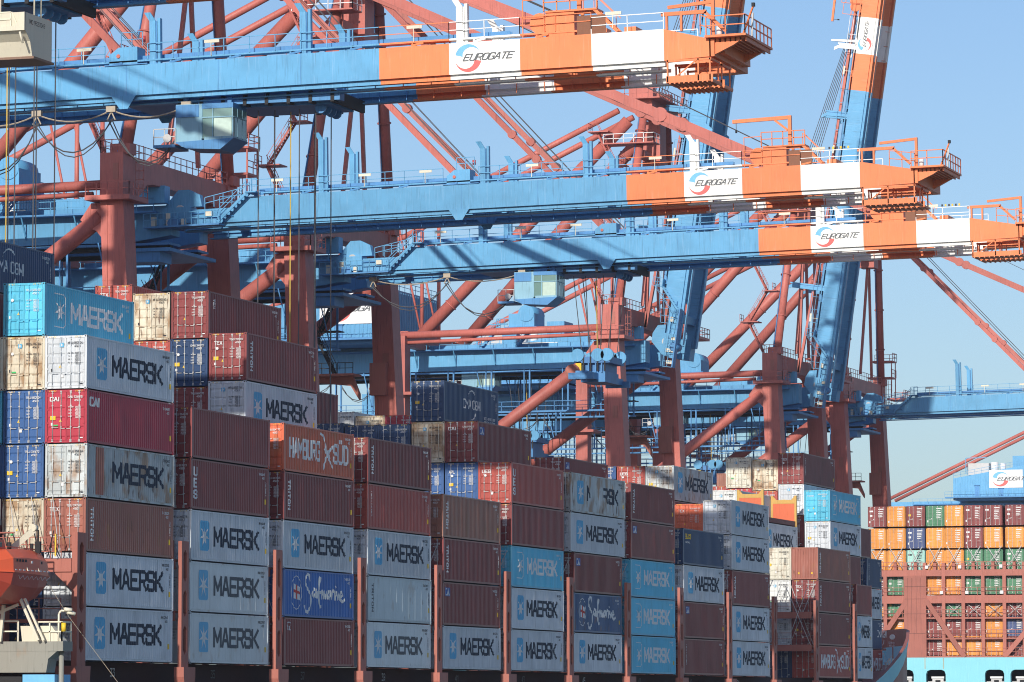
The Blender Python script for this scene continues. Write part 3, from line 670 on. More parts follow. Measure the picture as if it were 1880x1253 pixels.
for i in range(5):
    y = 93.9 + i * 1.25
    b.tube((209.5, y, 19.8), (211.2, y + 1.2, 23.1), .025, M_ZINC, 4); b.tube((209.5, y + .7, 19.8), (209.7, y + .2 + rr.random(), 21.2), .03, M_DARK, 4)
for i in range(9): y = 93.9 + i * .6; b.tube((209.5, y, 19.8 + rr.random() * .3), (209.6, y + .4, 20.6 + rr.random() * .8), .035, M_SHIPRED if i % 2 else M_DARK, 4)
b.tube((209.4, 94.1, 19.8), (209.4, 94.1, 21.0), .05, M_YEL, 5); b.tube((209.4, 96.5, 21.1), (209.4, 98, 21.1), .05, M_SHIPRED, 5)
b.build('lashing_rods', t)

# ------------------------------------------------------------------ near ship: bridge wing, house, boat deck, lifeboat
t = thing('accommodation_block', 'cream bridge wing with hull registration number, top left corner', 'ship superstructure')
b = MB(); b.box(190, 203, 97.8, 138, 13, 45.7, M_CREAM); b.build('house', t)
b = MB()  # bridge wing: aft face slopes in under the deck edge, outboard face flat
Y1 = 93.0
sec = [(202.5, 47.95), (202.55, 47.0), (203.15, 46.5), (203.45, 45.75), (205.9, 45.75), (205.9, 47.95)]
b.prism([(x, z) for x, z in sec], 'y', Y1, 95.6, M_CREAM)
b.box(202.42, 202.56, Y1, 105, 46.98, 47.22, M_CREAM); b.prism([(202.55, 46.98), (203.15, 46.5), (203.45, 45.75), (205.9, 45.75), (205.9, 46.98)], 'y', 95.6, 105, M_CREAM)
b.prism([(Y1, 47.22), (Y1 + .55, 47.22), (Y1, 47.95)], 'x', 202.42, 202.56, M_CREAM)
b.build('bridge_wing', t)
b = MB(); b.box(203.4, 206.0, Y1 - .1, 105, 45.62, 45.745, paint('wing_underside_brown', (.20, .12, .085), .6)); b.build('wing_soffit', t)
b = MB(); b.tube((202.4, Y1 + .25, 46.9), (202.5, Y1 + .12, 46.3), .06, M_CREAM, 6); b.box(203.2, 203.9, Y1 + 1.9, Y1 + 2.5, 47.2, 48.1, M_ZINC); b.build('wing_fittings', t)
b = MB(); railing(b, [(202.5, Y1 + .8, 47.22), (202.5, 99, 47.22)], .75, M_CREAM, 1.5, .03)
b.bar((202.5, Y1 + .75, 47.97), (202.5, Y1 + .45, 47.3), .06, .06, M_CREAM)
for y in (Y1 + 1.85, Y1 - .02 + .25): b.tube((202.7 if y > 94 else 205.0, y, 47.6), (202.7 if y > 94 else 205.0, y, 52), .045, M_CREAM, 6)
b.tube((204.2, Y1 + .25, 47.9), (204.2, Y1 + .25, 52), .05, M_CREAM, 6); b.tube((202.9, Y1 + 1.6, 47.5), (202.9, Y1 + 1.6, 52), .06, M_CREAM, 6); b.build('railing', t)
b = MB(); polys = text('IMO 9527049', .21, 203.05, 47.42, 1.95, .85)
for k, q in enumerate(polys): b.face([(a, Y1 - .006 - (k % 4) * .001, zz) for a, zz in q], M_BLACK)
b.build('lettering', t)

t = thing('boat_deck', 'beige rust-streaked boat deck with railing, bottom left corner', 'ship deck platform')
b = MB(); b.box(203, 204.2, 90.75, 101, 14.7, 15.2, M_BEIGE)
b.prism([(91.6, 14.7), (101, 14.7), (101, 13.6), (91.7, 13.6), (91.6, 14.2)], 'x', 203.02, 204.1, M_BEIGE); b.prism([(91.1, 14.7), (91.6, 14.7), (91.6, 14.3)], 'x', 203.04, 204.0, M_BEIGE)
b.build('platform', t)
b = MB(); b.tube((203.6, 91.1, 14.7), (203.6, 91.1, 10), .14, M_BEIGE, 8); b.build('drain_pipe', t)
for y in (93.1, 92.0):
    b = MB(); b.prism([(y, 15.2), (y - 1.15, 15.2), (y - .55, 16.0), (y + .1, 16.0)], 'x', 203.1, 203.8, M_CREAM); b.build('cradle_plate', t)
b = MB(); railing(b, [(203.05, 90.85, 15.2), (203.05, 92.2, 15.2)], 1.0, M_CREAM, .55, .035); railing(b, [(203.05, 93.3, 15.2), (203.05, 98, 15.2)], 1.05, M_CREAM, .8, .035); railing(b, [(203.05, 90.85, 15.2), (204.2, 90.85, 15.2)], 1.0, M_CREAM, 1.2, .035); b.build('railing', t)
b = MB(); b.bar((202.6, 93.0, 17.4), (202.7, 92.0, 15.25), .14, .14, M_CREAM); b.bar((202.6, 92.75, 17.4), (202.7, 91.7, 15.25), .12, .12, M_CREAM); b.bar((202.8, 95, 16.4), (202.8, 93.2, 17.1), .14, .14, M_CREAM); b.bar((202.8, 94.2, 15.2), (202.8, 94.0, 17.2), .16, .16, M_CREAM)
b.build('brace', t)
b = MB(); b.box(203.2, 205.2, 91.3, 93.1, 11.5, 13.5, M_SIGNB); b.box(203.3, 204, 93.2, 100, 11.0, 13.4, M_DARK); b.build('blue_lockers', t)
t = thing('deck_lamp', 'cream crook-necked lamp post on the boat deck rail', 'lamp')
b = MB(); b.path([(203.1, 91.05, 15.2), (203.1, 91.05, 16.6), (203.15, 90.95, 16.78), (203.3, 90.6, 16.75)], .055, M_CREAM, 7); b.build('post', t)
b = MB(); b.tube((203.3, 90.65, 16.74), (203.5, 90.3, 16.6), .13, M_CREAM, 8, .09); b.tube((203.1, 90.75, 16.85), (203.3, 90.4, 16.8), .1, M_CREAM, 8); b.build('lamp_head', t)
t = tag(MB().tube((203.0, 90.72, 15.7), (203.0, 90.72, 16.15), .13, M_YEL, 8).build('lifebuoy_light'), 'small yellow lifebuoy light on the corner of the boat deck rail', 'marker light')

t = thing('lifeboat', 'enclosed orange lifeboat hanging in its davit at left edge', 'lifeboat')
def ring(x, s, zt, zr, zk, yo=92.35, w=2.9):
    """half-octagon canopy over a rounded hull, from outboard to inboard"""
    c = yo + w / 2; h = w / 2 * s
    return [(x, c - h * .70, zt), (x, c - h * .985, zr + (zt - zr) * .62), (x, c - h, zr), (x, c - h * .9, zr - (zr - zk) * .45), (x, c - h * .5, zk + .12), (x, c, zk), (x, c + h * .5, zk + .12), (x, c + h * .9, zr - (zr - zk) * .45), (x, c + h, zr), (x, c + h * .985, zr + (zt - zr) * .62), (x, c + h * .70, zt)]
rs = [ring(199.45, .55, 19.5, 18.75, 17.9), ring(200.35, 1.0, 19.85, 18.72, 17.3), ring(201.8, 1.0, 19.95, 18.70, 17.1), ring(203.6, 1.0, 19.9, 18.66, 17.1), ring(205.0, .86, 19.75, 18.62, 17.4), ring(206.1, .55, 19.1, 18.60, 18.1)]
MH = paint('lifeboat_hull_red', (.42, .065, .04), .45, grime=.35, vstreak=False)
bc, bh = MB(), MB()
for ra, rb in zip(rs, rs[1:]):
    for i in list(range(2)) + [8, 9]: bc.face([ra[i], rb[i], rb[i + 1], ra[i + 1]], M_BOAT)
    bc.face([ra[10], rb[10], rb[0], ra[0]], M_BOAT)
    for i in range(2, 8): bh.face([ra[i], rb[i], rb[i + 1], ra[i + 1]], MH, False)
for r_ in (rs[0], rs[-1]):
    bc.face(r_[:3] + r_[8:], M_BOAT); bh.face(r_[2:9], M_BOAT if r_ is rs[0] else MH)
bc.build('canopy', t); bh.build('hull', t)
b = MB()
for ra, rb in zip(rs, rs[1:]): b.bar(ra[2], rb[2], .10, .07, M_BOAT)
b.build('gunwale', t)
b = MB(); b.prism([(199.6, 19.8), (201.4, 19.9), (201.2, 20.35), (200.4, 20.45), (199.8, 20.3)], 'y', 93.3, 94.5, M_BOAT); b.build('steering_cabin', t)
b = MB(); b.box(200.5, 200.9, 93.27, 93.29, 20.0, 20.25, M_GLASS); b.box(199.75, 199.8, 93.5, 94.2, 19.95, 20.25, M_GLASS); b.build('cabin_window', t)
b = MB(); b.hexa([(202.2, 92.33, 18.8), (203.2, 92.35, 18.8), (202.2, 92.40, 18.8), (203.2, 92.42, 18.8), (202.2, 92.50, 19.5), (203.2, 92.52, 19.5), (202.2, 92.58, 19.5), (203.2, 92.6, 19.5)], M_BOAT); b.build('side_hatch', t)
b = MB()
for i in range(4): b.hexa([(200.7 + i * .35, 92.345, 19.25), (200.9 + i * .35, 92.345, 19.25), (200.7 + i * .35, 92.42, 19.25), (200.9 + i * .35, 92.42, 19.25), (200.7 + i * .35, 92.345, 19.38), (200.9 + i * .35, 92.345, 19.38), (200.7 + i * .35, 92.42, 19.38), (200.9 + i * .35, 92.42, 19.38)], M_DARK)
for i in range(3): b.box(203.8 + i * .35, 204.0 + i * .35, 92.40 + i * .12, 92.44 + i * .12, 19.2, 19.33, M_DARK)
b.build('porthole_row', t)
b = MB()
for i in range(9): x0 = 200.5 + i * .5; b.box(x0, x0 + .22, 92.318, 92.33, 18.80, 18.86, M_WHITE)
b.tube((200.5, 93.8, 17.25), (203.8, 93.8, 17.05), .07, M_DARK, 6); b.build('reflective_tape', t)
b = MB(); b.tube((201.2, 93.0, 19.9), (201.2, 93.0, 20.25), .12, M_DARK, 8); b.tube((204.4, 93.2, 19.7), (204.4, 93.2, 20.3), .10, M_DARK, 8); b.bar((200.6, 92.9, 20.02), (204.6, 92.9, 19.98), .05, .05, M_BOAT); b.build('lifting_hooks', t)
b = MB()
for x in (202.0, 203.4): b.bar((x, 92.30, 18.8), (x, 92.62, 19.6), .05, .04, M_CREAM)
b.box(202.5, 202.7, 92.34, 92.36, 19.2, 19.32, M_WHITE); b.build('hatch_rails', t)
b = MB()
for i in range(7):
    x0 = 201.0 + i * .55; b.tube((x0, 92.36, 18.55), (x0 + .27, 92.42, 18.36), .012, M_WHITE, 4); b.tube((x0 + .27, 92.42, 18.36), (x0 + .55, 92.38, 18.54), .012, M_WHITE, 4)
b.build('grab_line', t)
b = MB(); b.box(199.42, 199.45, 93.72, 94.2, 18.98, 19.06, M_WHITE); b.box(199.42, 199.45, 93.92, 94.0, 18.80, 19.26, M_WHITE)
for z in (18.35, 19.4): b.box(199.42, 199.46, 93.0, 93.25, z, z + .05, M_WHITE)
b.build('white_cross', t)
t = thing('lifeboat_davit', 'cream davit arm with round pulley rising over the lifeboat', 'davit')
b = MB(); b.bar((203.4, 94.3, 19.7), (204.2, 93.0, 21.0), .35, .30, M_CREAM); b.tube((204.0, 93.0, 21.1), (204.35, 93.0, 21.1), .2, M_CREAM, 12); b.build('arm', t)
b = MB(); b.tube((204.2, 92.75, 21.0), (204.2, 92.75, 19.9), .05, M_DARK, 5); b.box(204.1, 204.3, 92.6, 92.9, 19.8, 20.4, M_DARK); b.build('fall_block', t)
b = MB(); b.box(203.6, 204.6, 93.4, 95.0, 17.05, 17.3, MH); b.build('cradle', t)
t = tag(MB().path([(204.6, 92.4, 18.3), (205.4, 91.5, 16.5), (206.4, 90.2, 14.4), (207.6, 88.6, 11.8)], .013, M_ROPEW, 5).build('mooring_line'), 'thin pale painter line running down from the lifeboat', 'rope')
t = thing('side_platform', 'small cream platform with railing at the far left edge above the lifeboat', 'platform')
b = MB(); b.box(199, 202.8, 94.2, 97.8, 21.2, 21.5, M_BEIGE); b.build('deck', t)
b = MB(); b.box(192, 198.8, 93.5, 97.8, 21.5, 23.3, M_CREAM); b.box(192, 198.8, 93.45, 97.8, 21.0, 21.49, M_BEIGE); b.build('unseen_shade_block', t)  # unseen solid block, added to shade the lower container ends
b = MB(); railing(b, [(202.7, 94.25, 21.5), (202.7, 97, 21.5)], 1.05, M_CREAM, .7, .035, 2); b.build('railing', t)

# ------------------------------------------------------------------ ship-to-shore cranes (x along the quay from the near leg, y from the waterside rail, z from the water)
YQ = 145.0
def stairs(b, p, q, w, mat, n=None, rail=True):
    """flight between p and q, treads wide in x"""
    p, q = Vector(p), Vector(q); n = n or max(4, int(abs(q.z - p.z) / .28)); wx = Vector((w, 0, 0)) if abs(q.y - p.y) > abs(q.x - p.x) else Vector((0, w, 0))
    for o in (Vector((0, 0, 0)), wx):
        b.bar(p + o, q + o, .08, .22, mat)
        if rail:
            h = Vector((0, 0, 1.0)); b.bar(p + o + h, q + o + h, .05, .05, mat)
            for i in range(0, n + 1, 4): a = p.lerp(q, i / n) + o; b.bar(a, a + h, .045, .045, mat)
    for i in range(1, n): a = p.lerp(q, i / n) + wx / 2; b.box(a.x - (wx.x / 2 or .12), a.x + (wx.x / 2 or .12), a.y - (wx.y / 2 or .12), a.y + (wx.y / 2 or .12), a.z - .02, a.z + .02, mat)
def sag(p, q, d, n=8):
    p, q = Vector(p), Vector(q); return [p.lerp(q, i / n) - Vector((0, 0, d * 4 * (i / n) * (1 - i / n))) for i in range(n + 1)]
def eurogate(b, x, a0, z0, h, sx=1.0, dirn=-1, m=(None, None, None)):
    """ring-and-word sign on a face x = const; a runs to the viewer's right (towards -y)"""
    def put(polys, mat, o):
        for k, p in enumerate(polys): b.face([(x - o - (k % 4) * .003, dirn * (a0 + u * sx), z0 + w) for u, w in p], mat)
    r = h * .43; cx, cz = h * .62, h * .50
    r = h * .45
    put(crescent(cx, cz, r, 165, 30, .26 * h, .01), M_SIGNB, .012); put(crescent(cx, cz, r, -15, -165, .24 * h, .01), M_SIGNR, .012)
    put(text('EUROGATE', h * .20, h * .45, h * .42, h * 1.62, 1.0, .45, 1.1), M_GREYL, .02)
NX, FX = 9.5, 17.0          # faces of the two boom girders
def crane(X, label, raised=False, yt=10.5, ds=0.0, dy=0.0, dz=0.0, drop=None, boom_ang=-.95, lean=8.3, spread=None, detail=True, back=True, rope_z=20):
    t = thing('gantry_crane', label, 'gantry crane', (X, YQ + dy, dz), 'ship-to-shore cranes along the quay')
    def add(b, name, parent=t, loc=None, rot=None): return b.build(name, parent, loc, rot)
    far = 23.7
    # --- waterside and landside legs
    for x0, xn in ((0, 1), (far, -1)):
        b = MB(); b.hexa([(x0, -4.4, 4), (x0 + 2.3, -4.4, 4), (x0, -1.6, 4), (x0 + 2.3, -1.6, 4), (x0, -1.75, 54.4), (x0 + 2.3, -1.75, 54.4), (x0, .35, 54.4), (x0 + 2.3, .35, 54.4)], M_CRED)
        for zz in (32, 37.2, 42.4, 47.6, 51.5):
            yl = -4.4 + (zz - 4) / 50.4 * 2.65; yr = -1.6 + (zz - 4) / 50.4 * 1.95; b.box(x0 - .015, x0 + 2.315, yl - .015, yr + .015, zz, zz + .06, M_CRED)
        b.bar((x0 - .06, -.55, 30), (x0 - .06, -.25, 54.3), .10, .05, M_CRED); b.box(x0 - .05, x0, -1.6, -1.0, 45.2, 46.6, M_SHIPRED); b.box(x0 - .04, x0, -1.3, -.8, 56.2, 57.6, M_SHIPRED)
        b.box(x0, x0 + 2.3, -1.72, .35, 54.8, 58.5, M_CRED)
        b.prism([(.35, 54.3), (.30, 51.2), (.9, 51.9), (1.6, 52.2), (2.4, 52.9), (1.4, 54.3)], 'x', x0 + .5, x0 + 1.6, M_CRED)
        add(b, 'leg')
        b = MB(); b.box(x0 - .9, x0 + 3.2, -2.7, 1.4, 54.4, 54.8, M_CRED); add(b, 'collar_platform')
        b = MB(); railing(b, [(x0 - .85, -2.65, 54.8), (x0 + 3.15, -2.65, 54.8)], 1.1, M_CRED, 1.0, .03); railing(b, [(x0 - .85, -2.65, 54.8), (x0 - .85, 1.35, 54.8)], 1.1, M_CRED, 1.0, .03)
        railing(b, [(x0, -1.7, 58.5), (x0, .35, 58.5), (x0 + 2.2, .35, 58.5)], 1.1, M_CRED, .9, .03)
        for i in range(6): z = 54.9 + i * .75; b.box(x0 + 2.6, x0 + 3.4, -2.5, -2.45, z, z + .05, M_CRED); b.box(x0 + 2.6, x0 + 2.65, -2.5, -1.8, z, z + .05, M_CRED)
        for yy in (-2.5, -2.1, -1.8): b.box(x0 + 2.6, x0 + 2.65, yy, yy + .05, 54.9, 59.3, M_CRED)
        add(b, 'leg_railing')
        b = MB(); b.hexa([(x0, 24.6, 4), (x0 + 1.9, 24.6, 4), (x0, 26.6, 4), (x0 + 1.9, 26.6, 4), (x0, 24.7, 55.5), (x0 + 1.9, 24.7, 55.5), (x0, 26.3, 55.5), (x0 + 1.9, 26.3, 55.5)], M_CRED)
        b.box(x0 - .8, x0 + 2.7, 23.6, 27.5, 48.4, 48.75, M_CRED); add(b, 'leg')
        b = MB(); b.tube((x0 + 1.1, .2, 55.9), (x0 + 1.1, 25.5, 55.6), .43, M_CRED, 14); b.tube((x0 + 1.1, 1.5, 55.15), (x0 + 1.1, 25.5, 54.7), .22, M_CRED, 8) if x0 == 0 else None; add(b, 'tie_tube')
        b = MB(); b.tube((x0 + 1.0, .6, 53.2), (x0 + 1.0, 24.8, 36.2), .72, M_CRED, 16); add(b, 'diagonal_brace')
    # --- cross beam between the waterside legs, portal beam low down
    b = MB(); b.prism([(2.3, 58.4), (far, 58.4), (far, 54.9), (far - 1.8, 55.3), (far - 3.2, 56.3), (far - 4.5, 56.5), (6.8, 56.5), (5.5, 56.3), (4.1, 55.3), (2.3, 54.9)], 'y', -1.6, .2, M_CRED); add(b, 'cross_beam')
    b = MB(); b.prism([(1.9, 56.2), (far, 56.2), (far, 54.4), (1.9, 54.4)], 'y', 25.0, 26.2, M_CRED); add(b, 'cross_beam')
    b = MB(); b.box(2.3, far, -2.6, -1.2, 27, 29.5, M_CRED); add(b, 'portal_beam')
    b = MB(); railing(b, [(2.3, -1.6, 58.4), (far, -1.6, 58.4)], 1.1, M_CRED, 1.3, .03)
    b.box(far - 1, far + 3.6, -5.2, -2.7, 56.2, 56.5, M_CRED); railing(b, [(far - 1, -5.2, 56.5), (far + 3.6, -5.2, 56.5), (far + 3.6, -2.7, 56.5)], 1.1, M_CRED, 1.0, .035)
    b.box(far + 2.3, far + 5.0, -2.7, 1, 59.6, 59.8, M_CRED); railing(b, [(far + 2.3, -2.7, 59.8), (far + 5, -2.7, 59.8)], 1.1, M_CRED, 1.0, .035)
    for yy, xx in ((-2.6, far + 2.4), (-2.6, far + 4.9)): b.bar((xx, yy, 56.5), (xx, yy, 62.0), .12, .12, M_CRED)
    b.box(far + 2.2, far + 5.0, -2.8, .5, 62.0, 62.2, M_CRED); railing(b, [(far + 2.2, -2.8, 62.2), (far + 5.0, -2.8, 62.2), (far + 5, .5, 62.2)], 1.1, M_CRED, 1.0, .035); add(b, 'access_platform')
    # --- A-frame
    for x0, x1 in ((1.2, 7.6), (far + 1.1, 17.6)):
        b = MB(); b.tube((x0, -1.3, 58.4), (x1, -2.6, 82.0), .60, M_CRED, 16, .52)
        b.box(x0 - .7, x0 + .7, -2.1, -.3, 58.4, 59.3, M_CRED)
        for f in (.22, .46, .70, .9):
            a = Vector((x0, -1.3, 58.4)).lerp(Vector((x1, -2.6, 82.0)), f); d_ = Vector((x1 - x0, -1.3, 23.6)).normalized() * .06; b.tube(a - d_, a + d_, .70, M_CRED, 16)
        b.bar((x0 - .62, -1.0, 58.6), (x1 - .56, -2.3, 81.6), .07, .22, M_CDBLUE); add(b, 'mast_tube')
        b = MB(); b.tube((x1 + (.8 if x0 < 5 else -.8), -.5, 81.2), (x0 + (4.3 if x0 < 5 else -4.3), 24.5, 56.0), .74, M_CRED, 16)
        p_, q_ = Vector((x1 + (.8 if x0 < 5 else -.8), -.5, 81.2)), Vector((x0 + (4.3 if x0 < 5 else -4.3), 24.5, 56.0))
        for f in (.12, .5, .86): a = p_.lerp(q_, f); d_ = (q_ - p_).normalized() * .07; b.tube(a - d_, a + d_, .84, M_CRED, 16)
        add(b, 'rear_brace')
    for x1 in (9.4, 15.6):
        b = MB(); b.tube((x1, 1.0, 82.6), (x1 + .4, 26, 71.2), .36, M_CRED, 10); b.tube((x1 + .4, 26, 71.2), (x1 + .7, 59.5, 55.6), .36, M_CRED, 10)
        b.tube((x1 + .4, 26.0, 71.2), (x1 + .4, 26.0, 56.0), .24, M_CRED, 8); b.tube((x1 + .4, 29.0, 69.6), (x1 + .4, 26.0, 56.0), .14, M_CRED, 6); add(b, 'back_stay')
    b = MB(); b.box(6.8, 18.4, -3.9, -2.2, 81.4, 83.4, M_CRED); b.box(8.2, 9.4, -3.6, -.6, 83.4, 85.2, M_CRED); b.box(15.6, 16.8, -3.6, -.6, 83.4, 85.2, M_CRED); b.box(11.2, 13.8, -3.6, -1.4, 74.5, 81.4, M_CRED)
    b.box(6.9, 18.2, -2.9, -1.7, 76.6, 77.4, M_CRED); b.bar((12.5, -2.5, 76.6), (9.0, -2.0, 59.0), .35, .35, M_CRED); b.bar((12.5, -2.5, 76.6), (16.0, -2.0, 59.0), .35, .35, M_CRED); add(b, 'apex_beam')
    for x in (9.8, 10.6, 11.4, 13.4, 14.2, 15.0): b = MB(); b.tube((x, -2.4, 84.6), (x + .18, -2.4, 84.6), .75, M_CRED, 14); add(b, 'rope_sheave')
    b = MB(); b.box(5.6, 19.6, -5.2, .6, 83.4, 83.55, M_CRED); railing(b, [(5.6, .6, 83.5), (5.6, -5.2, 83.5), (19.6, -5.2, 83.5)], 1.1, M_CRED, 1.2, .035)
    b.box(5.0, 7.6, -4.6, 1.6, 78.0, 78.15, M_CRED); railing(b, [(5.0, 1.6, 78.1), (5.0, -4.6, 78.1), (7.6, -4.6, 78.1)], 1.1, M_WHITE, 1.2, .035)
    b.bar((12, 0, 83.5), (12, 0, 87.2), .3, .3, M_CRED); b.bar((12, .2, 87.1), (12, 4.4, 87.0), .25, .35, M_CRED); add(b, 'apex_platform')
    # --- stairs up the near mast and between the legs
    b = MB(); z = 58.6; k = 0; 
    while z < 79:
        y0, y1 = ((.3, 2.6) if k % 2 == 0 else (2.6, .3)); xo = .2 + (z - 58.6) * .27; stairs(b, (xo, y0, z), (xo + .9, y1, z + 4.2), .7, M_CRED)
        b.box(xo + .2, xo + 2.3, min(y1, 1) - (1.6 if y1 < 1 else 0), y1 + (.9 if y1 > 1 else .2), z + 4.1, z + 4.22, M_CRED); railing(b, [(xo + .2, y1 + .9 if y1 > 1 else y1 - 1.0, z + 4.2), (xo + 2.0, y1 + .9 if y1 > 1 else y1 - 1.0, z + 4.2)], 1.0, M_CRED, .9, .03)
        z += 4.2; k += 1
    add(b, 'mast_stairs')
    b = MB(); stairs(b, (far - 4, 4.2, 48.6), (far - 4, 2.2, 53.0), .8, M_DARK); stairs(b, (far - 4.8, 2.4, 44.3), (far - 4.8, 4.6, 48.6), .8, M_DARK); b.box(far - 5, far - 2.5, .3, 6.0, 44.1, 44.3, M_SHIPRED); b.box(far - 4.4, far - 2.8, 2.0, 5.2, 48.5, 48.6, M_DARK)
    b.prism([(6.0, 44.1), (6.0, 43.7), (1.2, 43.2), (.3, 41.8), (.3, 42.4), (1.0, 44.1)], 'x', far - 3.2, far - 2.7, M_SHIPRED); b.box(far - .0 - .8, far, -1.6, .1, 42.4, 45.6, M_SHIPRED)
    railing(b, [(far - 5, .3, 44.3), (far - 5, 6, 44.3)], 1.05, M_DARK, .8, .03); add(b, 'leg_stairs')
    # --- landside girders, walkways, hanging frames, machine house
    for x0 in (9.5, 15.9):
        b = MB(); b.prism([(-2.2, 52.4), (1.5, 51.9), (60.5, 51.9), (60.5, 55.0), (-2.2, 55.0)], 'x', x0, x0 + 1.9, M_CBLUE); b.box(x0 - .35, x0 + 2.1, -2.2, 60.5, 51.55, 51.75, M_CDBLUE); b.box(x0 + .3, x0 + .8, -2, 60.4, 51.2, 51.55, M_DARK); add(b, 'landside_girder')
    b = MB(); b.box(8.3, 9.5, -1, 54, 54.3, 54.45, M_CDBLUE)
    railing(b, [(8.35, -1, 54.45), (8.35, 54, 54.45)], 1.1, M_CBLUE, 1.6, .03)
    for i in range(11): y = 1.5 + i * 5; b.bar((9.5, y, 52.4), (8.4, y, 54.3), .12, .12, M_CBLUE)
    b.box(9.7, 11.2, 5, 8.8, 55.0, 55.9, M_CBLUE); b.box(9.8, 11.2, 14, 15.8, 55.0, 56.9, M_CBLUE); stairs(b, (9.0, 13.9, 54.5), (9.0, 11.6, 57.0), .7, M_CBLUE); stairs(b, (9.0, 16.0, 57.0), (9.0, 18.4, 54.5), .7, M_CBLUE)
    railing(b, [(8.9, 11.4, 56.9), (8.9, 16.2, 56.9)], 1.1, M_CBLUE, .9, .03); add(b, 'walkway')
    b = MB()
    for x0 in (7.8, 19.0):
        b.box(x0, x0 + .8, 2, 46, 46.6, 46.8, M_CDBLUE); railing(b, [(x0, 2, 46.8), (x0, 46, 46.8)], 1.1, M_CDBLUE, 2.2, .035)
        for i in range(10):
            y = 2.2 + i * 4.8; b.bar((x0 + .4, y, 46.7), (x0 + .4, y, 51.8), .18, .18, M_CDBLUE); b.bar((x0 + .4, y + .7, 46.7), (x0 + .4, y + .7, 51.8), .12, .12, M_CDBLUE)
            if i % 3 == 0: b.bar((x0 + .4, y + .7, 47), (x0 + .4, y + 1.9, 51.8), .1, .1, M_CDBLUE)
    add(b, 'hanging_walkway')
    b = MB(); hy0, hy1 = 29.0, 44.0
    b.hexa([(2.5, hy0, 55.6), (24, hy0, 55.6), (2.5, hy1, 55.6), (24, hy1, 55.6), (2.5, hy0, 61.9), (24, hy0, 61.9), (2.5, hy1, 59.4), (24, hy1, 59.4)], M_CBLUE)
    mh = add(b, 'machine_house')
    b = MB()
    for i in range(28): yy = hy0 + .25 + i * .53; b.box(2.44, 2.5, yy, yy + .22, 55.7, 61.8 - (yy - hy0) * .166, M_CBLUE)
    for i in range(34): xx = 2.8 + i * .62; b.box(xx, xx + .25, hy0 - .05, hy0, 55.7, 61.7, M_CBLUE)
    add(b, 'cladding_ribs', mh)
    b = MB(); b.box(2.36, 2.43, 29.4, 36.4, 57.3, 61.0, M_WHITE); sg = add(b, 'sign', mh)
    b = MB(); eurogate(b, 2.36, -36.4, 57.4, 3.4, 1.12); add(b, 'lettering', sg)
    for yy in (33.5, 38.5): b = MB(); b.box(2.38, 2.44, yy, yy + .95, 55.7, 57.8 if yy > 36 else 57.2, M_CDBLUE); b.box(2.2, 2.44, yy - .15, yy + 1.1, 57.85 if yy > 36 else 57.22, 57.95 if yy > 36 else 57.3, M_CDBLUE); add(b, 'door', mh)
    b = MB(); b.box(5, 12, hy1 - 7, hy1 - 2.5, 60.2, 62.6, M_ZINC); b.tube((6, hy1 - 8, 60.4), (6, hy1 - 8, 62.8), .8, M_WHITE, 12); b.tube((6, hy1 - 9.8, 60.8), (6, hy1 - 9.8, 62.6), .6, M_WHITE, 12); b.box(5, 9, hy1 - 14.5, hy1 - 12, 61, 64, M_CBLUE)
    b.bar((3, hy1 - 2.6, 60.4), (3, hy1 - 2.6, 63.6), .15, .15, M_CBLUE); b.bar((3, hy1 - 2.6, 63.6), (3, hy1 - 7, 63.6), .15, .15, M_CBLUE); add(b, 'roof_units', mh)
    b = MB(); railing(b, [(2.6, hy0 + .1, 61.9), (2.6, hy1 - .1, 59.4)], 1.1, M_CBLUE, 1.4, .03); railing(b, [(2.6, hy0 + .1, 61.9), (24, hy0 + .1, 61.9)], 1.1, M_CBLUE, 1.8, .03)
    b.box(1.2, 2.5, hy0 - 1, hy1 + 1.5, 55.3, 55.55, M_CDBLUE); railing(b, [(1.2, hy0 - 1, 55.5), (1.2, hy1 + 1.5, 55.5)], 1.1, M_CBLUE, 1.4, .03); add(b, 'house_railing', mh)
    b = MB(); b.box(2.6, 24, hy0, hy1, 54.9, 55.3, M_CDBLUE); add(b, 'house_floor_frame')
    b = MB(); b.tube((4.9, 11.2, 58.2), (9.1, 11.2, 58.2), 1.0, M_CBLUE, 14); b.box(5, 9, 10.2, 13.4, 56.6, 58.2, M_CBLUE); b.box(4.6, 9.4, 9.8, 13.8, 56.3, 56.6, M_CDBLUE); add(b, 'cable_reel_hood')
    # --- boom, built in its own frame: origin at the hinge, boom running along -y
    ang = R(boom_ang) if not raised else R(-(90 - lean)); hinge = (0, -2.5, 53.25) if not raised else (0, -5.9, 54.0); rot = (ang, 0, 0)
    S0 = 40.8 + ds
    cuts = [(.5, S0, M_CBLUE), (S0, S0 + 5, M_CORAN), (S0 + 5, S0 + 10, M_CWHITE), (S0 + 10, S0 + 15, M_CORAN), (S0 + 15, S0 + 20, M_CWHITE)]
    def col(s):
        for a, c, m in cuts:
            if s < c: return m
        return M_CORAN
    SE_ = S0 + 20; TP = 4.6 if ds == 0 else 3.2
    for gx in (NX, FX):
        b = MB()
        b.prism([(-.5, 0), (-.5, 1.25), (-5.2, 1.25), (-6.6, 2.12), (-7, 2.12), (-7, 0)], 'x', gx, gx + 1.0, M_CBLUE)
        for a, c, m in cuts: b.box(gx, gx + 1.0, -c, -max(a, 7), 0, 2.12, m)
        b.hexa([(gx, -SE_ - TP, .1), (gx + 1, -SE_ - TP, .1), (gx, -SE_, 0), (gx + 1, -SE_, 0), (gx, -SE_ - TP, 1.25), (gx + 1, -SE_ - TP, 1.25), (gx, -SE_, 2.12), (gx + 1, -SE_, 2.12)], M_CORAN)
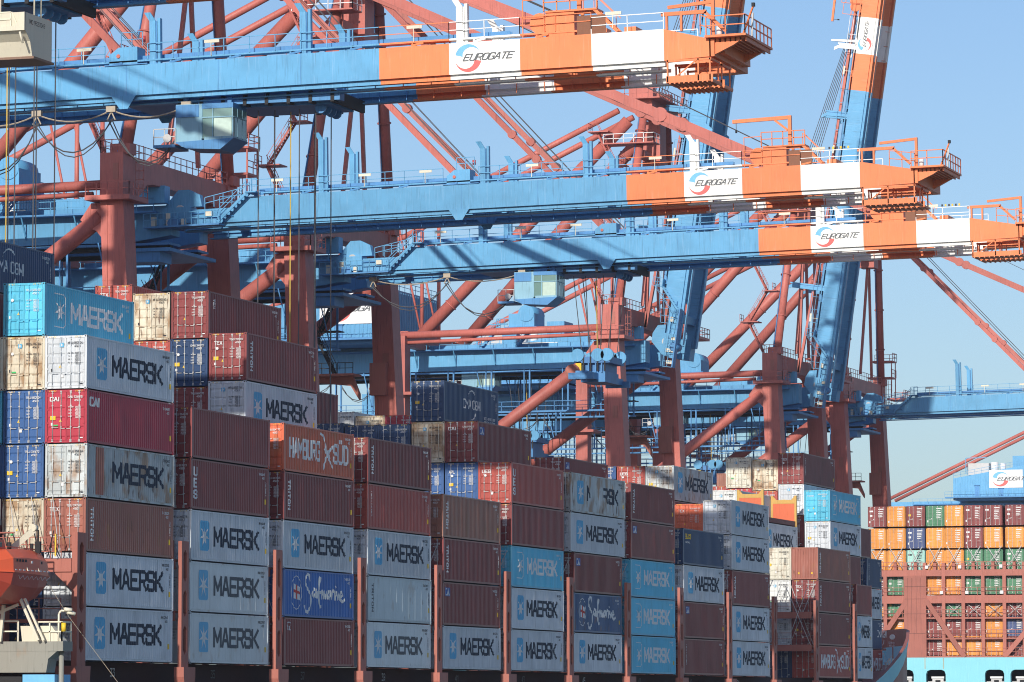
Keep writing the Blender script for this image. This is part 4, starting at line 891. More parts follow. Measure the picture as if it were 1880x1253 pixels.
        for a, c, m in cuts:   # rail flange and inner service ledge
            if a < .6: b.box(gx + .25, gx + .75, -c, -a, -.32, -.003, m)
            else: b.box(gx + .25, gx + .75, -c, -a, -.32, -.003, m)
        for s in [s_ for s_ in (12.5, 26.2, 33, 39) if s_ < S0]: b.box(gx - .012, gx - .002, -s - .03, -s, .02, 2.1, M_CDBLUE)
        b.prism([(-26.9, 0), (-25.1, 0), (-25.7, -.9), (-26.3, -.9)], 'x', gx - .06, gx - .003, M_CBLUE)
        gd = add(b, 'boom_girder', t, hinge, rot)
        if gx == NX:
            b = MB(); eurogate(b, NX, S0 + 5.05, .0, 2.1, 1.0); add(b, 'lettering', gd)
    ix = NX + 1.0
    b = MB()
    for a, c, m in cuts:
        b.box(ix, ix + .7, -c, -a, -.55, -.45, m); b.box(FX - .7, FX, -c, -a, -.55, -.45, m)
        b.box(ix + .66, ix + .7, -c, -a, -.45, -.3, m)
    s = 2.0
    while s < SE_:
        b.box(ix + .05, ix + .12, -s - .05, -s, -.5, .3, M_CDBLUE if s < S0 else M_CORAN); b.box(FX - .12, FX - .05, -s - .05, -s, -.5, .3, M_CDBLUE if s < S0 else M_CORAN); s += 2.0
    add(b, 'service_ledge', t, hinge, rot)
    for y0, y1, z0, z1, m in ((-4.1, -3.2, .1, 1.1, M_CBLUE), (-SE_ - 3.9, -SE_ - 3.0, .4, 1.2, M_CORAN), (-27.4, -26.4, 2.13, 2.5, M_CBLUE), (-SE_ + 2.2, -SE_ + 3, 2.13, 2.6, M_CORAN)): b = MB(); b.box(ix, FX, y0, y1, z0, z1, m); add(b, 'boom_cross_tie', t, hinge, rot)
    # walkway, railing, cable ladder on top
    b = MB(); step = 1.7; s = 7.4
    for a, c, m in cuts[:1] + cuts[1:4]:
        a0 = a + .4 if a < 1 else a; mm = m if m is not M_CWHITE else M_CWHITE
        b.box(NX + .06, NX + .9, -c, -max(a0, 7), 2.34, 2.46, mm)
    while s < SE_ - 5: b.box(NX + .1, NX + .85, -s - .12, -s, 2.12, 2.34, col(s)); b.bar((NX + .05, -s, 2.15), (NX - .02, -s - .9, 2.3), .08, .14, M_CDBLUE if s < S0 else col(s)); s += 4.4
    add(b, 'top_walkway', t, hinge, rot)
    b = MB()
    for a, c, m in cuts:
        zb = 2.46 if c < SE_ else 2.12
        if a < 1: railing(b, [(NX + .02, -7.2, zb), (NX + .02, -24.6, zb)], 1.1, m, step, .026, 1); railing(b, [(NX + .02, -27.8, zb), (NX + .02, -c, zb)], 1.1, m, step, .026, 1); railing(b, [(FX + .98, -a - .3, 2.3), (FX + .98, -c, 2.3)], 1.1, m, step * 1.4, .026, 1)
        else: railing(b, [(NX + .02, -a, zb), (NX + .02, -c, zb)], 1.1, m, step, .026, 1); railing(b, [(FX + .98, -a, 2.3), (FX + .98, -c, 2.3)], 1.1, m, step * 1.4, .026, 1)
    add(b, 'railing', t, hinge, rot)
    b = MB(); s = 7.5
    while s < S0 + 9:
        b.box(NX + 1.05, NX + 1.45, -s - .12, -s, 2.62, 2.82, M_ROPEW); s += .42
    b.box(NX + 1.0, NX + 1.06, -S0 - 9, -7.5, 2.56, 2.88, M_CDBLUE); b.box(NX + 1.46, NX + 1.5, -S0 - 9, -7.5, 2.56, 2.88, M_CDBLUE); add(b, 'cable_chain', t, hinge, rot)
    for s in (9, 17, 22.5, 32, S0 + 2, S0 + 16): b = MB(); b.box(NX - .02, NX + .05, -s - 1.1, -s, 3.3, 3.52, M_CREAM); b.bar((NX, -s - .5, 2.4), (NX, -s - .5, 3.32), .05, .05, M_CREAM); add(b, 'floodlight', t, hinge, rot)
    for s, h in ((13.3, 5.2), (27.9, 3.6), (37.0 + ds * .5, 3.5), (S0 + 5.5, 3.1)):
        for gx, hh in ((NX + .1, h), (FX + .3, h - .3)):
            b = MB(); m = col(s); b.box(gx, gx + .12, -s - .45, -s, 2.1, 2.1 + hh - .6, m); b.hexa([(gx, -s - .45, 1.5 + hh), (gx + .12, -s - .45, 1.5 + hh), (gx, -s, 1.5 + hh), (gx + .12, -s, 1.5 + hh), (gx - .1, -s - .1, 2.1 + hh), (gx + .02, -s - .1, 2.1 + hh), (gx - .1, -s + .35, 2.1 + hh), (gx + .02, -s + .35, 2.1 + hh)], m)
            b.box(gx + .12, gx + .5, -s - .75, -s - .55, 2.1, 1.7 + hh, m); b.box(gx + .12, gx + .5, -s - .52, -s - .42, 2.1, 1.5 + hh, M_CDBLUE if m is M_CBLUE else m)
            add(b, 'guide_post', t, hinge, rot)
    for gx in (NX, FX):
        b = MB(); b.prism([(-27.0, 2.12), (-24.9, 2.12), (-24.9, 2.9), (-25.6, 3.4), (-27.0, 3.4)], 'x', gx + .06, gx + 1.5, M_CBLUE); b.box(gx - .1, gx + 1.6, -27.8, -24.6, 2.13, 2.2, M_CDBLUE)
        b.tube((gx - .02, -25.6, 2.8), (gx + .07, -25.6, 2.8), .14, M_CRED, 10); add(b, 'stay_anchor', t, hinge, rot)
    b = MB(); railing(b, [(NX + .1, -27.4, 3.42), (NX + .1, -25.8, 3.42)], 1.0, M_CBLUE, .6, .026); b.tube((NX + 1.2, -27.0, 3.9), (NX + 1.2, -27.0, 4.3), .15, M_REDM, 8); add(b, 'anchor_railing', t, hinge, rot)
    # tip tower, davit jibs, tip platform, under-slung cradles
    T0 = S0 + 11.8
    b = MB(); b.box(NX + .1, NX + 1.2, -T0 - 2.0, -T0, 2.12, 3.75, M_CORAN); b.box(NX + .3, NX + .5, -T0 - 2.6, -T0 - 2.4, 2.12, 3.6, M_CORAN); b.box(NX, NX + 1.6, -T0 - 3.6, -T0, 3.75, 3.87, M_CORAN); b2 = MB(); b2.box(FX + .1, FX + 1.2, -T0 - 2.0, -T0, 2.12, 3.75, M_CORAN); add(b2, 'tip_tower', t, hinge, rot)
    railing(b, [(NX, -T0 + .1, 3.87), (NX, -T0 - 3.6, 3.87)], 1.15, M_CORAN, .8, .035); railing(b, [(NX + .1, -T0 + 1.6, 2.2), (NX + .1, -T0 + .1, 2.2)], 2.5, M_CORAN, 1.4, .03)
    stairs(b, (NX + .1, -T0 - 3.4, 3.8), (NX + .1, -T0 - 5.0, 2.2), .8, M_CORAN); b.tube((NX + .2, -T0 + .45, 3.1), (NX + .35, -T0 + .45, 3.1), .7, M_CORAN, 16); b.box(NX + .05, NX + .1, -T0 - 4.2, -T0 - 2.2, 2.13, 3.4, plain('engine_brown', (.2, .07, .03)))
    add(b, 'tip_tower', t, hinge, rot)
    b = MB(); b.bar((NX + .7, -T0 - 2.2, 3.87), (NX + .7, -T0 - 2.2, 6.4), .28, .28, M_CORAN); b.bar((NX + .7, -T0 - 2.2, 6.25), (NX + .7, -T0 + 2.7, 6.15), .22, .3, M_CORAN); b.bar((NX + .7, -T0 - 2.0, 5.2), (NX + .7, -T0 - .9, 6.1), .18, .18, M_CORAN); b.tube((NX + .7, -T0 + 2.4, 6.0), (NX + .7, -T0 + 2.4, 5.4), .03, M_ROPE, 4); b.tube((NX + .7, -T0 + 2.4, 5.45), (NX + .7, -T0 + 2.4, 5.2), .09, M_DARK, 6); add(b, 'davit_jib', t, hinge, rot)
    b = MB(); e0 = SE_
    b.box(NX + .1, NX + .3, -e0 - 2.9, -e0 + .2, 3.0, 3.25, M_CORAN)
    for s in (e0 + .1, e0 + 1.1): b.box(NX + .1, NX + .3, -s - .15, -s, 2.1 - (s - e0) * .15, 3.0, M_CORAN)
    b.bar((NX + .2, -e0 - 2.8, 3.1), (NX + .2, -e0 - 4.2, 1.75), .2, .2, M_CORAN); railing(b, [(NX + .05, -e0 - 2.5, 1.6), (NX + .05, -e0 - TP, 1.3)], 1.3, M_CORAN, .8, .03)
    b.bar((NX + .4, -e0 - TP - .1, 1.3), (NX + .4, -e0 - TP - .1, 3.9), .22, .22, M_CORAN); b.bar((NX + .4, -e0 - TP - .2, 3.8), (NX + .4, -e0 - TP + 3.0, 3.6), .16, .22, M_CORAN)
    if ds == 0:
        for i in range(6): b.box(NX + .0, NX + .02, -e0 + 2.6 - i * .32, -e0 + 2.44 - i * .32, 3.3, 3.5, M_YEL if i % 2 else M_BLACK)
    add(b, 'tip_frame', t, hinge, rot)
    b = MB(); q0 = e0 + TP - .1
    b.box(NX - .4, FX - .9, -q0 - 2.6, -q0 + .2, 1.30, 1.45, M_CORAN); b.prism([(-q0, 1.30), (-q0 - 2.4, 1.30), (-q0 - 1.6, .8), (-q0, .1)], 'x', NX + .2, NX + .5, M_CORAN); b.prism([(-q0, 1.30), (-q0 - 2.4, 1.30), (-q0, .1)], 'x', FX - 1.6, FX - 1.3, M_CORAN)
    b.box(NX, FX + 1, -q0 - .35, -q0 + .0, .1, 1.25, M_CORAN)
    for i in range(7): b.box(NX + .2, FX - 1.1, -q0 - .4 - i * .35, -q0 - .3 - i * .35, 1.02, 1.29, M_CORAN)
    railing(b, [(NX - .35, -q0 + .1, 1.45), (NX - .35, -q0 - 2.55, 1.45), (FX - 1.0, -q0 - 2.55, 1.45)], 1.25, M_CORAN, .9, .035)
    b.bar((NX + .4, -q0 - 2.2, 1.45), (NX + .2, -q0 - 3.0, 3.3), .1, .1, M_CORAN); b.bar((NX + 1.2, -q0 - 2.6, 1.45), (NX + 1.2, -q0 - 2.7, 3.0), .12, .12, M_ZINC); b.box(NX + .1, NX + .35, -q0 - 3.1, -q0 - 2.9, 3.25, 3.5, M_DARK); b.tube((NX + .4, -q0 - .6, 1.45), (NX + .4, -q0 - .6, 2.1), .2, M_WHITE, 8)
    add(b, 'tip_platform', t, hinge, rot)
    for gx in (NX - .3, NX + 2.6):
        b = MB(); b.box(gx, gx + 2.2, -e0 - TP - .2, -e0 - .2, -1.55, -1.42, M_CORAN)
        for s in (e0 + .3, e0 + 2.4, e0 + TP): 
            for xx in (gx + .05, gx + 2.1): b.bar((xx, -s, -1.5), (xx, -s, .0), .1, .1, M_CORAN)
        for i in range(10): b.box(gx, gx + 2.2, -e0 - .5 - i * TP / 10, -e0 - .4 - i * TP / 10, -1.63, -1.55, M_CORAN)
        b.box(gx, gx + .06, -e0 - TP - .2, -e0 - .2, -1.42, -1.1, M_CORAN)
        for xx in (gx, gx + 2.1): b.box(xx, xx + .12, -e0 - TP - .1, -e0 - .2, -.16, -.02, M_CORAN)
        b.box(gx + .12, gx + 2.1, -e0 - TP - .1, -e0 - TP + .1, -.16, -.02, M_CORAN)
        b.bar((gx + .05, -e0 - .4, -1.5), (gx + .05, -e0 - 2.3, -.1), .08, .08, M_CORAN)
        add(b, 'maintenance_cradle', t, hinge, rot)
    # hinge machinery, stair up to the boom
    b = MB(); b.box(NX - .3, NX + 1.2, -1.6, 1.0, .1, 1.5, M_CBLUE); b.prism([(1.0, 1.5), (-2.6, 1.5), (-2.4, 2.5), (-1.4, 3.0), (-.4, 3.0)], 'x', NX - .1, NX + .6, M_CBLUE); b.tube((NX - .7, -.1, .1), (NX + 1.5, -.1, .1), .5, M_CDBLUE, 14); add(b, 'boom_hinge', t, hinge, rot); b = MB(); b.box(FX - .3, FX + 1.7, -1.4, 1.0, .2, 1.8, M_CBLUE); add(b, 'boom_hinge', t, hinge, rot)
    b = MB(); stairs(b, (NX - .75, -4.3, .0), (NX - .75, -7.0, 2.4), .7, M_CBLUE); b.box(NX - .9, NX - .05, -7.9, -6.9, 2.36, 2.46, M_CBLUE); railing(b, [(NX - .9, -7.0, 2.46), (NX - .9, -8.0, 2.46)], 1.1, M_CBLUE, .5, .03)
    b.box(NX - 1.2, NX - .05, -4.6, 2.4, -.3, -.15, M_CDBLUE); railing(b, [(NX - 1.2, -4.6, -.15), (NX - 1.2, 2.4, -.15)], 1.1, M_CBLUE, .6, .03); railing(b, [(NX + .1, -2.8, 1.26), (NX + .1, -6.2, 1.9)], 1.0, M_CBLUE, .7, .03); b.path([(NX - .1, 0, .9), (NX - .1, -3.2, .9), (NX - .1, -3.4, .5), (NX - .1, -5.5, .5)], .06, M_CDBLUE, 5); b.tube((NX - .25, -.6, 1.3), (NX + .0, -.6, 1.3), .4, M_ZINC, 10); b.box(NX - .3, NX - .02, -3.6, -3.0, .6, 1.0, M_CREAM)
    for i in range(5): y = -1.2 + i * .7; b.box(NX - .5, NX - .1, y, y + .4, -.1, .5 + .25 * (i % 3), M_CBLUE if i % 2 else M_CREAM)
    add(b, 'hinge_stairs', t, hinge, rot)
    b = MB(); b.box(8.2, 18.8, -2.6, 2.5, 50.9, 51.2, M_CDBLUE); b.box(8.4, 11, -1.6, 1.8, 50.0, 50.9, M_CDBLUE); b.box(8.4, 9.6, -2.0, 1.6, 55.1, 56.6, M_CBLUE); add(b, 'hinge_platform')
    # --- stays and ropes
    c_, s_ = math.cos(ang), math.sin(ang)
    def W_(x, s, h): return (x, hinge[1] - s * c_ - h * s_, hinge[2] - s * s_ + h * c_)
    if not raised:
        for gx in (NX + .8, FX + .6):
            b = MB(); p, q = Vector(W_(gx, 25.7, 2.9)), Vector((gx * .45 + 12.8 * .55, -3.4, 81.6)); b.bar(p, q, .34, .52, M_CRED)
            for f in (.0, .28, .38, .7): a = p.lerp(q, f); b.tube(a - Vector((.28, 0, 0)), a + Vector((.28, 0, 0)), .42, M_CRED, 12)
            add(b, 'inner_forestay')
            b = MB(); p, q = Vector(W_(gx, T0 - .3, 3.0)), Vector((gx * .5 + 6.3, -3.2, 80.8)); b.bar(p, q, .3, .8, M_CRED)
            for f in (.17, .45, .75): a = p.lerp(q, f); b.tube(a - Vector((.25, 0, 0)), a + Vector((.25, 0, 0)), .62, M_CRED, 12)
            add(b, 'outer_forestay')
        b = MB()
        for i, x in enumerate((10.9, 11.4, 14.6, 15.1)): b.tube(W_(x, T0 + .5, 3.9), (x * .7 + 4, -3.0, 84.9), .035, M_ROPE, 4); b.tube(W_(x, 26.5, 3.2), (x * .7 + 4, -3.0, 84.5), .03, M_ROPE, 4)
        add(b, 'hoist_wires')
    else:
        for gx in (NX + .8, FX + .6):
            b = MB(); b.bar(W_(gx, 2, 4.2), W_(gx, 25.7, 3.1), .34, .5, M_CRED); b.bar(W_(gx, 26.5, 3.6), W_(gx, T0 - .3, 3.1), .34, .6, M_CRED); b.bar(W_(gx, 2, 4.2), (gx, -3.0, 79), .34, .5, M_CRED); add(b, 'folded_forestay')
        b = MB()
        for i in range(6): x = 10.2 + i * 1.1; b.tube((x, -3.0, 84.9), W_(x, T0 - 4 + i * .8, 3.6), .045, M_ROPE, 4)
        add(b, 'hoist_wires')
        b = MB()
        for s in (36.8, S0 + 6.5): b.prism([(-s - .35, 2.1), (-s, 2.1), (-s + .1, 5.8), (-s - .1, 5.8)], 'x', NX + .2, NX + .6, col(s))
        add(b, 'guide_arm', t, hinge, rot)
    # --- trolley, operator's cab, festoon cables, hoist ropes
    def zt(y): return 53.0 + (0 if raised or y > -2 else (-y) * .0135)
    z = zt(yt)
    b = MB(); b.box(10.9, 16.6, yt - 3.6, yt + 11.5, z - .35, z + .3, M_CDBLUE); b.box(10.7, 11.6, yt - 4.4, yt + 6, z - .6, z - .1, M_CDBLUE); b.box(11.5, 15.9, yt - 3.5, yt + 4.0, z - .75, z - .36, M_CDBLUE)
    for i in range(8): b.box(10.62, 16.8, yt - 4 + i * 1.6, yt - 3.75 + i * 1.6, z - .72, z + .1, M_DARK)
    for i in range(4): b.tube((12 + i, yt - 2.5, z - .9), (12.2 + i, yt - 2.5, z - .9), .4, M_CDBLUE, 10)
    tr = add(b, 'trolley')
    b = MB(); cy = yt + 3.0; zc = z - .6
    b.box(9.7, 12.2, cy + 2.3, cy + 4.2, zc - 2.6, zc, M_CAB); b.box(9.7, 12.2, cy, cy + 2.3, zc - .35, zc, M_CDBLUE); b.box(9.64, 9.69, cy + 2.5, cy + 4.2, zc - .9, zc - .05, M_CDBLUE)  # darker upper sheet paints in the shade on the cab side
    b.prism([(cy - .1, zc - 2.45), (cy + 4.3, zc - 2.6), (cy + 3.4, zc - 3.05), (cy + .9, zc - 3.2)], 'x', 9.6, 12.3, M_CDBLUE); b.prism([(cy - .02, zc - 2.3), (cy + 2.1, zc - 2.3), (cy + 2.1, zc - 2.62), (cy - .02, zc - 2.45)], 'x', 9.66, 12.26, M_CAB)
    for yy in (cy, cy + 1.45, cy + 2.24): b.box(9.68, 9.76, yy, yy + .07, zc - 2.4, zc - .35, M_CAB)
    for xx in (10.5, 11.4, 12.12): b.box(xx, xx + .08, cy - .02, cy + .05, zc - 2.4, zc - .35, M_CAB)
    b.box(9.67, 9.77, cy, cy + 2.3, zc - 1.0, zc - .92, M_CAB); b.box(9.8, 12.2, cy - .03, cy + .05, zc - 1.0, zc - .92, M_CAB); railing(b, [(9.6, cy + 4.2, zc - 2.75), (9.6, cy + 5.8, zc - 2.75)], 1.1, M_ZINC, .6, .03); b.box(9.5, 12, cy + 4.2, cy + 5.8, zc - 2.95, zc - 2.75, M_CDBLUE)
    for yy in (cy + .4, cy + 3.6): b.box(10.4, 10.8, yy, yy + .3, zc, z - .1, M_CDBLUE)
    b.tube((9.55, cy + 4.8, zc - 2.3), (9.7, cy + 4.8, zc - 2.3), .3, M_ZINC, 10); cab = add(b, 'operator_cab', t)
    b = MB(); b.box(9.74, 9.75, cy + .05, cy + 2.25, zc - 2.4, zc - .35, M_GLASS); b.box(9.8, 12.15, cy + .0, cy + .01, zc - 2.4, zc - .35, M_GLASS); add(b, 'cab_window', cab)
    b = MB(); b.box(9.725, 9.738, cy + .12, cy + 1.4, zc - 2.3, zc - 1.03, plain('cab_glare_pale', (.50, .64, .57), .15, 0, .6)); add(b, 'window_glare', cab)  # pale sheet over the lower pane, a painted reflection
    b = MB(); y = yt + 6.5; ycl = []
    yend = -2 if yt < -4 else 46
    while y < yend: ycl.append(y); y += 5.6 if raised or ds else 7.5
    for i, y in enumerate(ycl):
        zz = zt(y) - .35; b.box(9.75, 10.05, y - .35, y + .35, zz - .35, zz + .05, M_ROPEW); b.bar((9.9, y, zz - .3), (9.9, y - .3, zz - .9), .08, .08, M_ROPEW); b.bar((9.9, y, zz - .3), (9.9, y + .3, zz - .9), .08, .08, M_ROPEW)
        if i + 1 < len(ycl):
            q = ycl[i + 1]; b.path(sag((9.9, y + .2, zz - .3), (9.9, q - .2, zt(q) - .65), .55), .05, M_ROPEW, 4); b.path(sag((9.8, y - .2, zz - .8), (9.8, q + .2, zt(q) - 1.2), 3.2 if i % 2 == 0 else 2.2), .05, M_ROPE, 4)
            b.path(sag((10.0, y, zz - .8), (10.0, q, zt(q) - 1.2), 3.4 if i % 2 == 0 else 2.5), .04, M_ROPE, 4)
    if ycl: add(b, 'festoon_cable')
    zb = spread if spread else rope_z
    b = MB()
    for i, (x, yy) in enumerate(((12.2, -2.1), (12.2, -.9), (12.2, .9), (12.2, 2.1), (15.2, -2.1), (15.2, 2.1), (13.4, .2), (15.2, -.9), (15.2, .9))):
        b.tube((x, yt + yy, z - .9), (x, yt + yy * .62 if spread else yt + yy, zb), .042, M_ROPEY if i == 6 else M_ROPE, 4)
    add(b, 'hoist_ropes')
    if spread:
        h = thing('container_spreader', 'blue spreader hanging on ropes under the %s' % label.replace('red crane with the third lowered boom, its tip touching the right edge', 'third lowered boom'), 'spreader', (X, YQ + dy + yt, zb + dz), 'spreaders hanging from the cranes')
        b = MB(); b.box(11.4, 16.2, -1.7, 1.7, -1.1, -.5, M_SPR); b.box(11.8, 15.8, -1.1, 1.1, -1.9, -1.1, M_SPR); [b.box(11.35, 11.4, y_, y_ + .15, -1.9, -.5, M_DARK) for y_ in (-1.3, -.6, .1, .8)]; b.build('headblock', h)
        for yy in (-1.45, -.0 + 1.45 - 2.0 + .0, 1.45): 
            b = MB(); b.tube((11.3, yy, -.35), (11.6, yy, -.35), .62, M_CBLUE, 16); b.tube((15.6, yy, -.35), (15.9, yy, -.35), .62, M_CBLUE, 16); b.build('rope_sheave', h)
        b = MB(); b.box(7.8, 19.8, -.55, .55, -2.7, -2.1, M_CDBLUE); b.box(11.6, 16, -1.2, 1.2, -2.9, -1.9, M_CDBLUE); b.box(7.6, 8.0, -1.2, 1.2, -2.9, -2.3, M_CDBLUE); b.box(19.6, 20, -1.2, 1.2, -2.9, -2.3, M_CDBLUE)
        for yy in (-.9, -.3, .4): b.bar((11.5, yy, -2.0), (11.5, yy, -.9), .12, .12, M_CDBLUE)
        b.build('spreader_beam', h)
        b = MB(); b.prism([(1.1, -1.0), (1.7, -1.0), (1.5, -1.8), (1.1, -2.1)], 'x', 11.4, 11.8, M_YEL); b.tube((11.0, 1.9, -1.9), (13, 1.9, -1.9), .7, M_SHIPRED, 12); b.build('cable_basket', h)
    return t
crane(216.5, 'nearest crane, its dark boom underside crossing the top left corner', yt=-38.5, ds=3.9, rope_z=24)
crane(260.5, 'red crane whose lowered blue and orange boom crosses the top', yt=-39.5, ds=3.9, rope_z=22)
crane(332.0, 'red crane with the second lowered boom from the top, thick leg at left', yt=15, rope_z=50)
crane(375.0, 'red crane with the third lowered boom, its tip touching the right edge', yt=-26.5, spread=45.2)
crane(477.6, 'crane with the left raised boom', raised=True, yt=13.7, spread=44.4)
crane(551.0, 'crane with the raised signed boom at right', raised=True, yt=11.0, spread=44.8)
crane(588.0, 'crane with the farthest lowered boom', yt=9.5, spread=44.4)
crane(868.0, 'most distant crane, its signed blue machine house above the far ship', raised=True, yt=12, dz=-1.0, dy=0)

# ------------------------------------------------------------------ ship berthed ahead: light blue stern, red lashing frame, container ends
XS = 537.0
t = thing('far_ship_hull', 'light blue stern of the ship berthed ahead, with rounded mooring openings', 'ship hull')
b = MB(); zt_, zo0, zo1 = 17.85, 12.6, 16.3
OP = [(121.9, 124.6), (117.75, 120.3), (110.2, 112.7), (106.6, 109.4), (101, 103.5), (95, 97.5), (89, 91.5)]
ys = [84.0]
for a, c in sorted(OP): ys += [a, c]
ys.append(141.5)
for i in range(0, len(ys), 2): b.box(XS - .1, XS + .6, ys[i], ys[i + 1], 0, zt_, M_SHIPBLUE)
for a, c in OP:
    b.box(XS - .1, XS + .6, a, c, zo1, zt_, M_SHIPBLUE); b.box(XS - .1, XS + .6, a, c, 0, zo0, M_SHIPBLUE)
    for yy, sg in ((a, 1), (c, -1)): b.prism([(yy, zo1), (yy + sg * .55, zo1), (yy + sg * .16, zo1 - .16), (yy, zo1 - .55)], 'x', XS - .1, XS + .6, M_SHIPBLUE)
b.box(XS + 5, XS + 5.3, 84, 141.5, 0, 17.8, M_DARK); b.box(XS + .6, XS + 300, 84.0, 84.4, 0, zt_, M_SHIPBLUE); b.box(XS + .6, XS + 300, 141, 141.5, 0, zt_, M_SHIPBLUE); b.box(XS + .6, XS + 300, 84.4, 141, zt_ - .3, zt_ - .05, M_SHIPRED)
b.build('transom', t)
for a, c in OP:
    b = MB(); b.box(XS + .9, XS + 2.0, a + .5, c - .6, 12.6, 15.2, M_ZINC); b.box(XS + .8, XS + 2.1, a + .4, c - .5, 15.2, 15.45, M_WHITE); b.box(XS + .85, XS + .89, a + .9, c - 1.0, 14.4, 15.0, M_DARK); railing(b, [(XS + 1.0, a, 12.8), (XS + 1.0, c, 12.8)], 2.0, M_ZINC, .7, .04); b.build('mooring_winch', t)
b = MB()
for a, c in zip([128.0, 125.6, 122.9, 120.4, 118.0], [1] * 5): b.box(XS - .112, XS - .104, a - .05, a + .08, 16.4, 17.8, paint('rust_run', (.36, .40, .33), .6, grime=.6))
b.build('rust_runs', t)
# columns of container ends
cols_y = [128.05, 125.55, 123.0, 120.45, 118.0, 115.45, 112.95, 110.15, 107.6, 105.1, 102.6]   # inboard (left) edges
rows_z = [34.62, 31.80, 28.98, 25.9, 23.1, 20.55, 17.95]
FC = [
 ['maroon', 'shiporange', 'maroon', 'green', 'shiporange', 'maroon', 'maroon', 'maroon', 'shiporange', 'maroon', 'shiporange'],
 ['shiporange', 'shiporange', 'navy2', 'shiporange', 'shiporange', 'maroon', 'shiporange', 'shiporange', 'maroon', 'navy2', 'shiporange'],
 ['shiporange', 'shiporange', 'mint', 'shiporange', 'shiporange', 'green', 'green', 'green', 'maroon', 'shiporange', 'maroon'],
 ['maroon', 'green', 'green', 'shiporange', 'shiporange', 'green', 'green', 'green', 'green', 'green', 'maroon'],
 ['shiporange', 'green', 'green', 'maroon', 'green', 'maroon', 'shiporange', 'maroon', 'maroon', 'shiporange', 'shiporange'],
 ['maroon', 'shiporange', 'shiporange', 'maroon', 'maroon', 'maroon', 'shiporange', 'navy2', 'cyan', 'maroon', 'shiporange'],
 ['maroon', 'shiporange', 'shiporange', 'maroon', 'shiporange', 'shiporange', 'shiporange', 'maroon', 'maroon', 'shiporange', 'maroon'],
]
CC['navy2'] = dict(col=(.06, .09, .22), rust=0.0, chalk_glint=.08); CNAME['navy2'] = 'slate blue'
def m_farbody(c):
    def f():
        b = MB(); m = cmat(c); b.box(.06, 12.19, 0, 2.42, .02, 2.58, m); b.box(0, .06, 0, .1, 0, 2.6, m); b.box(0, .06, 2.32, 2.42, 0, 2.6, m); b.box(0, .06, .1, 2.32, 2.5, 2.6, m); b.box(0, .06, .1, 2.32, 0, .12, m)
        for y in (0, 2.3): b.box(-.01, .0, y + .02, y + .1, 0.0, .1, M_DARK); b.box(-.01, .0, y + .02, y + .1, 2.5, 2.6, M_DARK)
        return b.mesh('body')
    return cached(('fb', c), f)
def m_fardoor(c):
    def f():
        b = MB(); m = cmat(c); b.box(.03, .055, .0, 1.08, .13, 2.49, m)
        for i in range(5): z = .2 + i * .47; b.box(.0, .03, .08, 1.0, z, z + .30, m)
        for y in (.28, .78): b.tube((-.03, y, .08), (-.03, y, 2.52), .024, M_ZINC, 5); b.box(-.05, .0, y - .06, y + .06, .08, .16, M_ZINC); b.box(-.05, .0, y - .06, y + .06, 2.44, 2.52, M_ZINC)
        b.box(-.05, -.02, .25, .6, .85, .89, M_ZINC); b.box(.0, .03, -.004, .012, .13, 2.49, M_DARK)
        return b.mesh('door')
    return cached(('fd', c), f)
def m_farmark(v, c):
    def f():
        b = MB(); rnd = random.Random(v); mk = M_WHITE if c != 'mint' else M_BLACK
        for i in range(4 + v % 3): on_end(b, [[(1.4, 1.9 - i * .22), (1.4 + .3 + .3 * rnd.random(), 1.9 - i * .22), (1.4 + .6, 2.0 - i * .22), (1.4, 2.0 - i * .22)]], mk, .01)
        on_end(b, [[(1.4, 2.2), (2.1, 2.2), (2.1, 2.32), (1.4, 2.32)], [(.2, .5), (.34, .5), (.34, .75), (.2, .75)]], mk, .01)
        if c not in ('shiporange',):
            if v % 3 == 0: on_end(b, [[(.3, 1.3), (.6, 1.3), (.6, 1.55), (.3, 1.55)]], M_YEL if v % 2 else mk, .01)
            if v % 2 == 0: on_end(b, [[(.25, 1.9), (.7, 1.9), (.7, 2.1), (.25, 2.1)]], mk, .01)
            on_end(b, [[(.7, .9), (.85, .9), (.78, 1.05)]], mk, .01)
        return b.mesh('door_markings')
    return cached(('fm', v, c), f)
for i, yl in enumerate(cols_y):
    for r, zb in enumerate(rows_z):
        if r >= 3 and i == 2: continue
        c = FC[r][i]; xx = XS + (1.2 if r < 3 else 1.0)
        t = thing('shipping_container', '%s container on the ship ahead, %s row down, %s column from the left' % (CNAME[c], NTH[r], NTH[i]), 'shipping container', (xx, yl - 2.43, zb), 'containers on the ship berthed ahead')
        obj('body', m_farbody(c), t)
        for k, (yy, sc) in enumerate(((.12, 1), (2.30, -1))): d = obj('door', m_fardoor(c), t, (0, yy, 0)); d.scale = (1, sc, 1)
        obj('door_markings', m_farmark((i * 5 + r * 3) % 7, c), t)
# red lashing frame in front of the lower rows
t = thing('lashing_bridge', 'red steel lashing frame with wide posts and diagonals over the blue stern', 'lashing bridge')
PY = [128.2, 125.6, 122.95, 120.45, 118.0, 115.45, 112.9, 110.15, 107.6, 105.1, 102.6]
for i, y in enumerate(PY): b = MB(); b.box(XS + .1, XS + .7, y - .22, y + .22, 17.86, 29.9 if i > 1 else 29.0, M_SHIPRED); b.build('post', t)
for (z0, z1) in ((28.2, 29.0), (24.75, 25.75), (22.75, 22.95), (20.15, 20.35), (17.86, 18.05)):
    b = MB()
    for a, c in zip(PY, PY[1:]): b.box(XS + .12, XS + .68, c + .221, a - .221, z0, z1, M_SHIPRED)
    b.box(XS + .68, XS + .95, 103, 128.3, z1 - .1, z1 - .02, M_SHIPRED); b.build('walkway_beam', t)
b = MB(); b.box(XS - .02, XS + .09, 120.23, 123.1, 17.86, 28.3, M_SHIPRED)
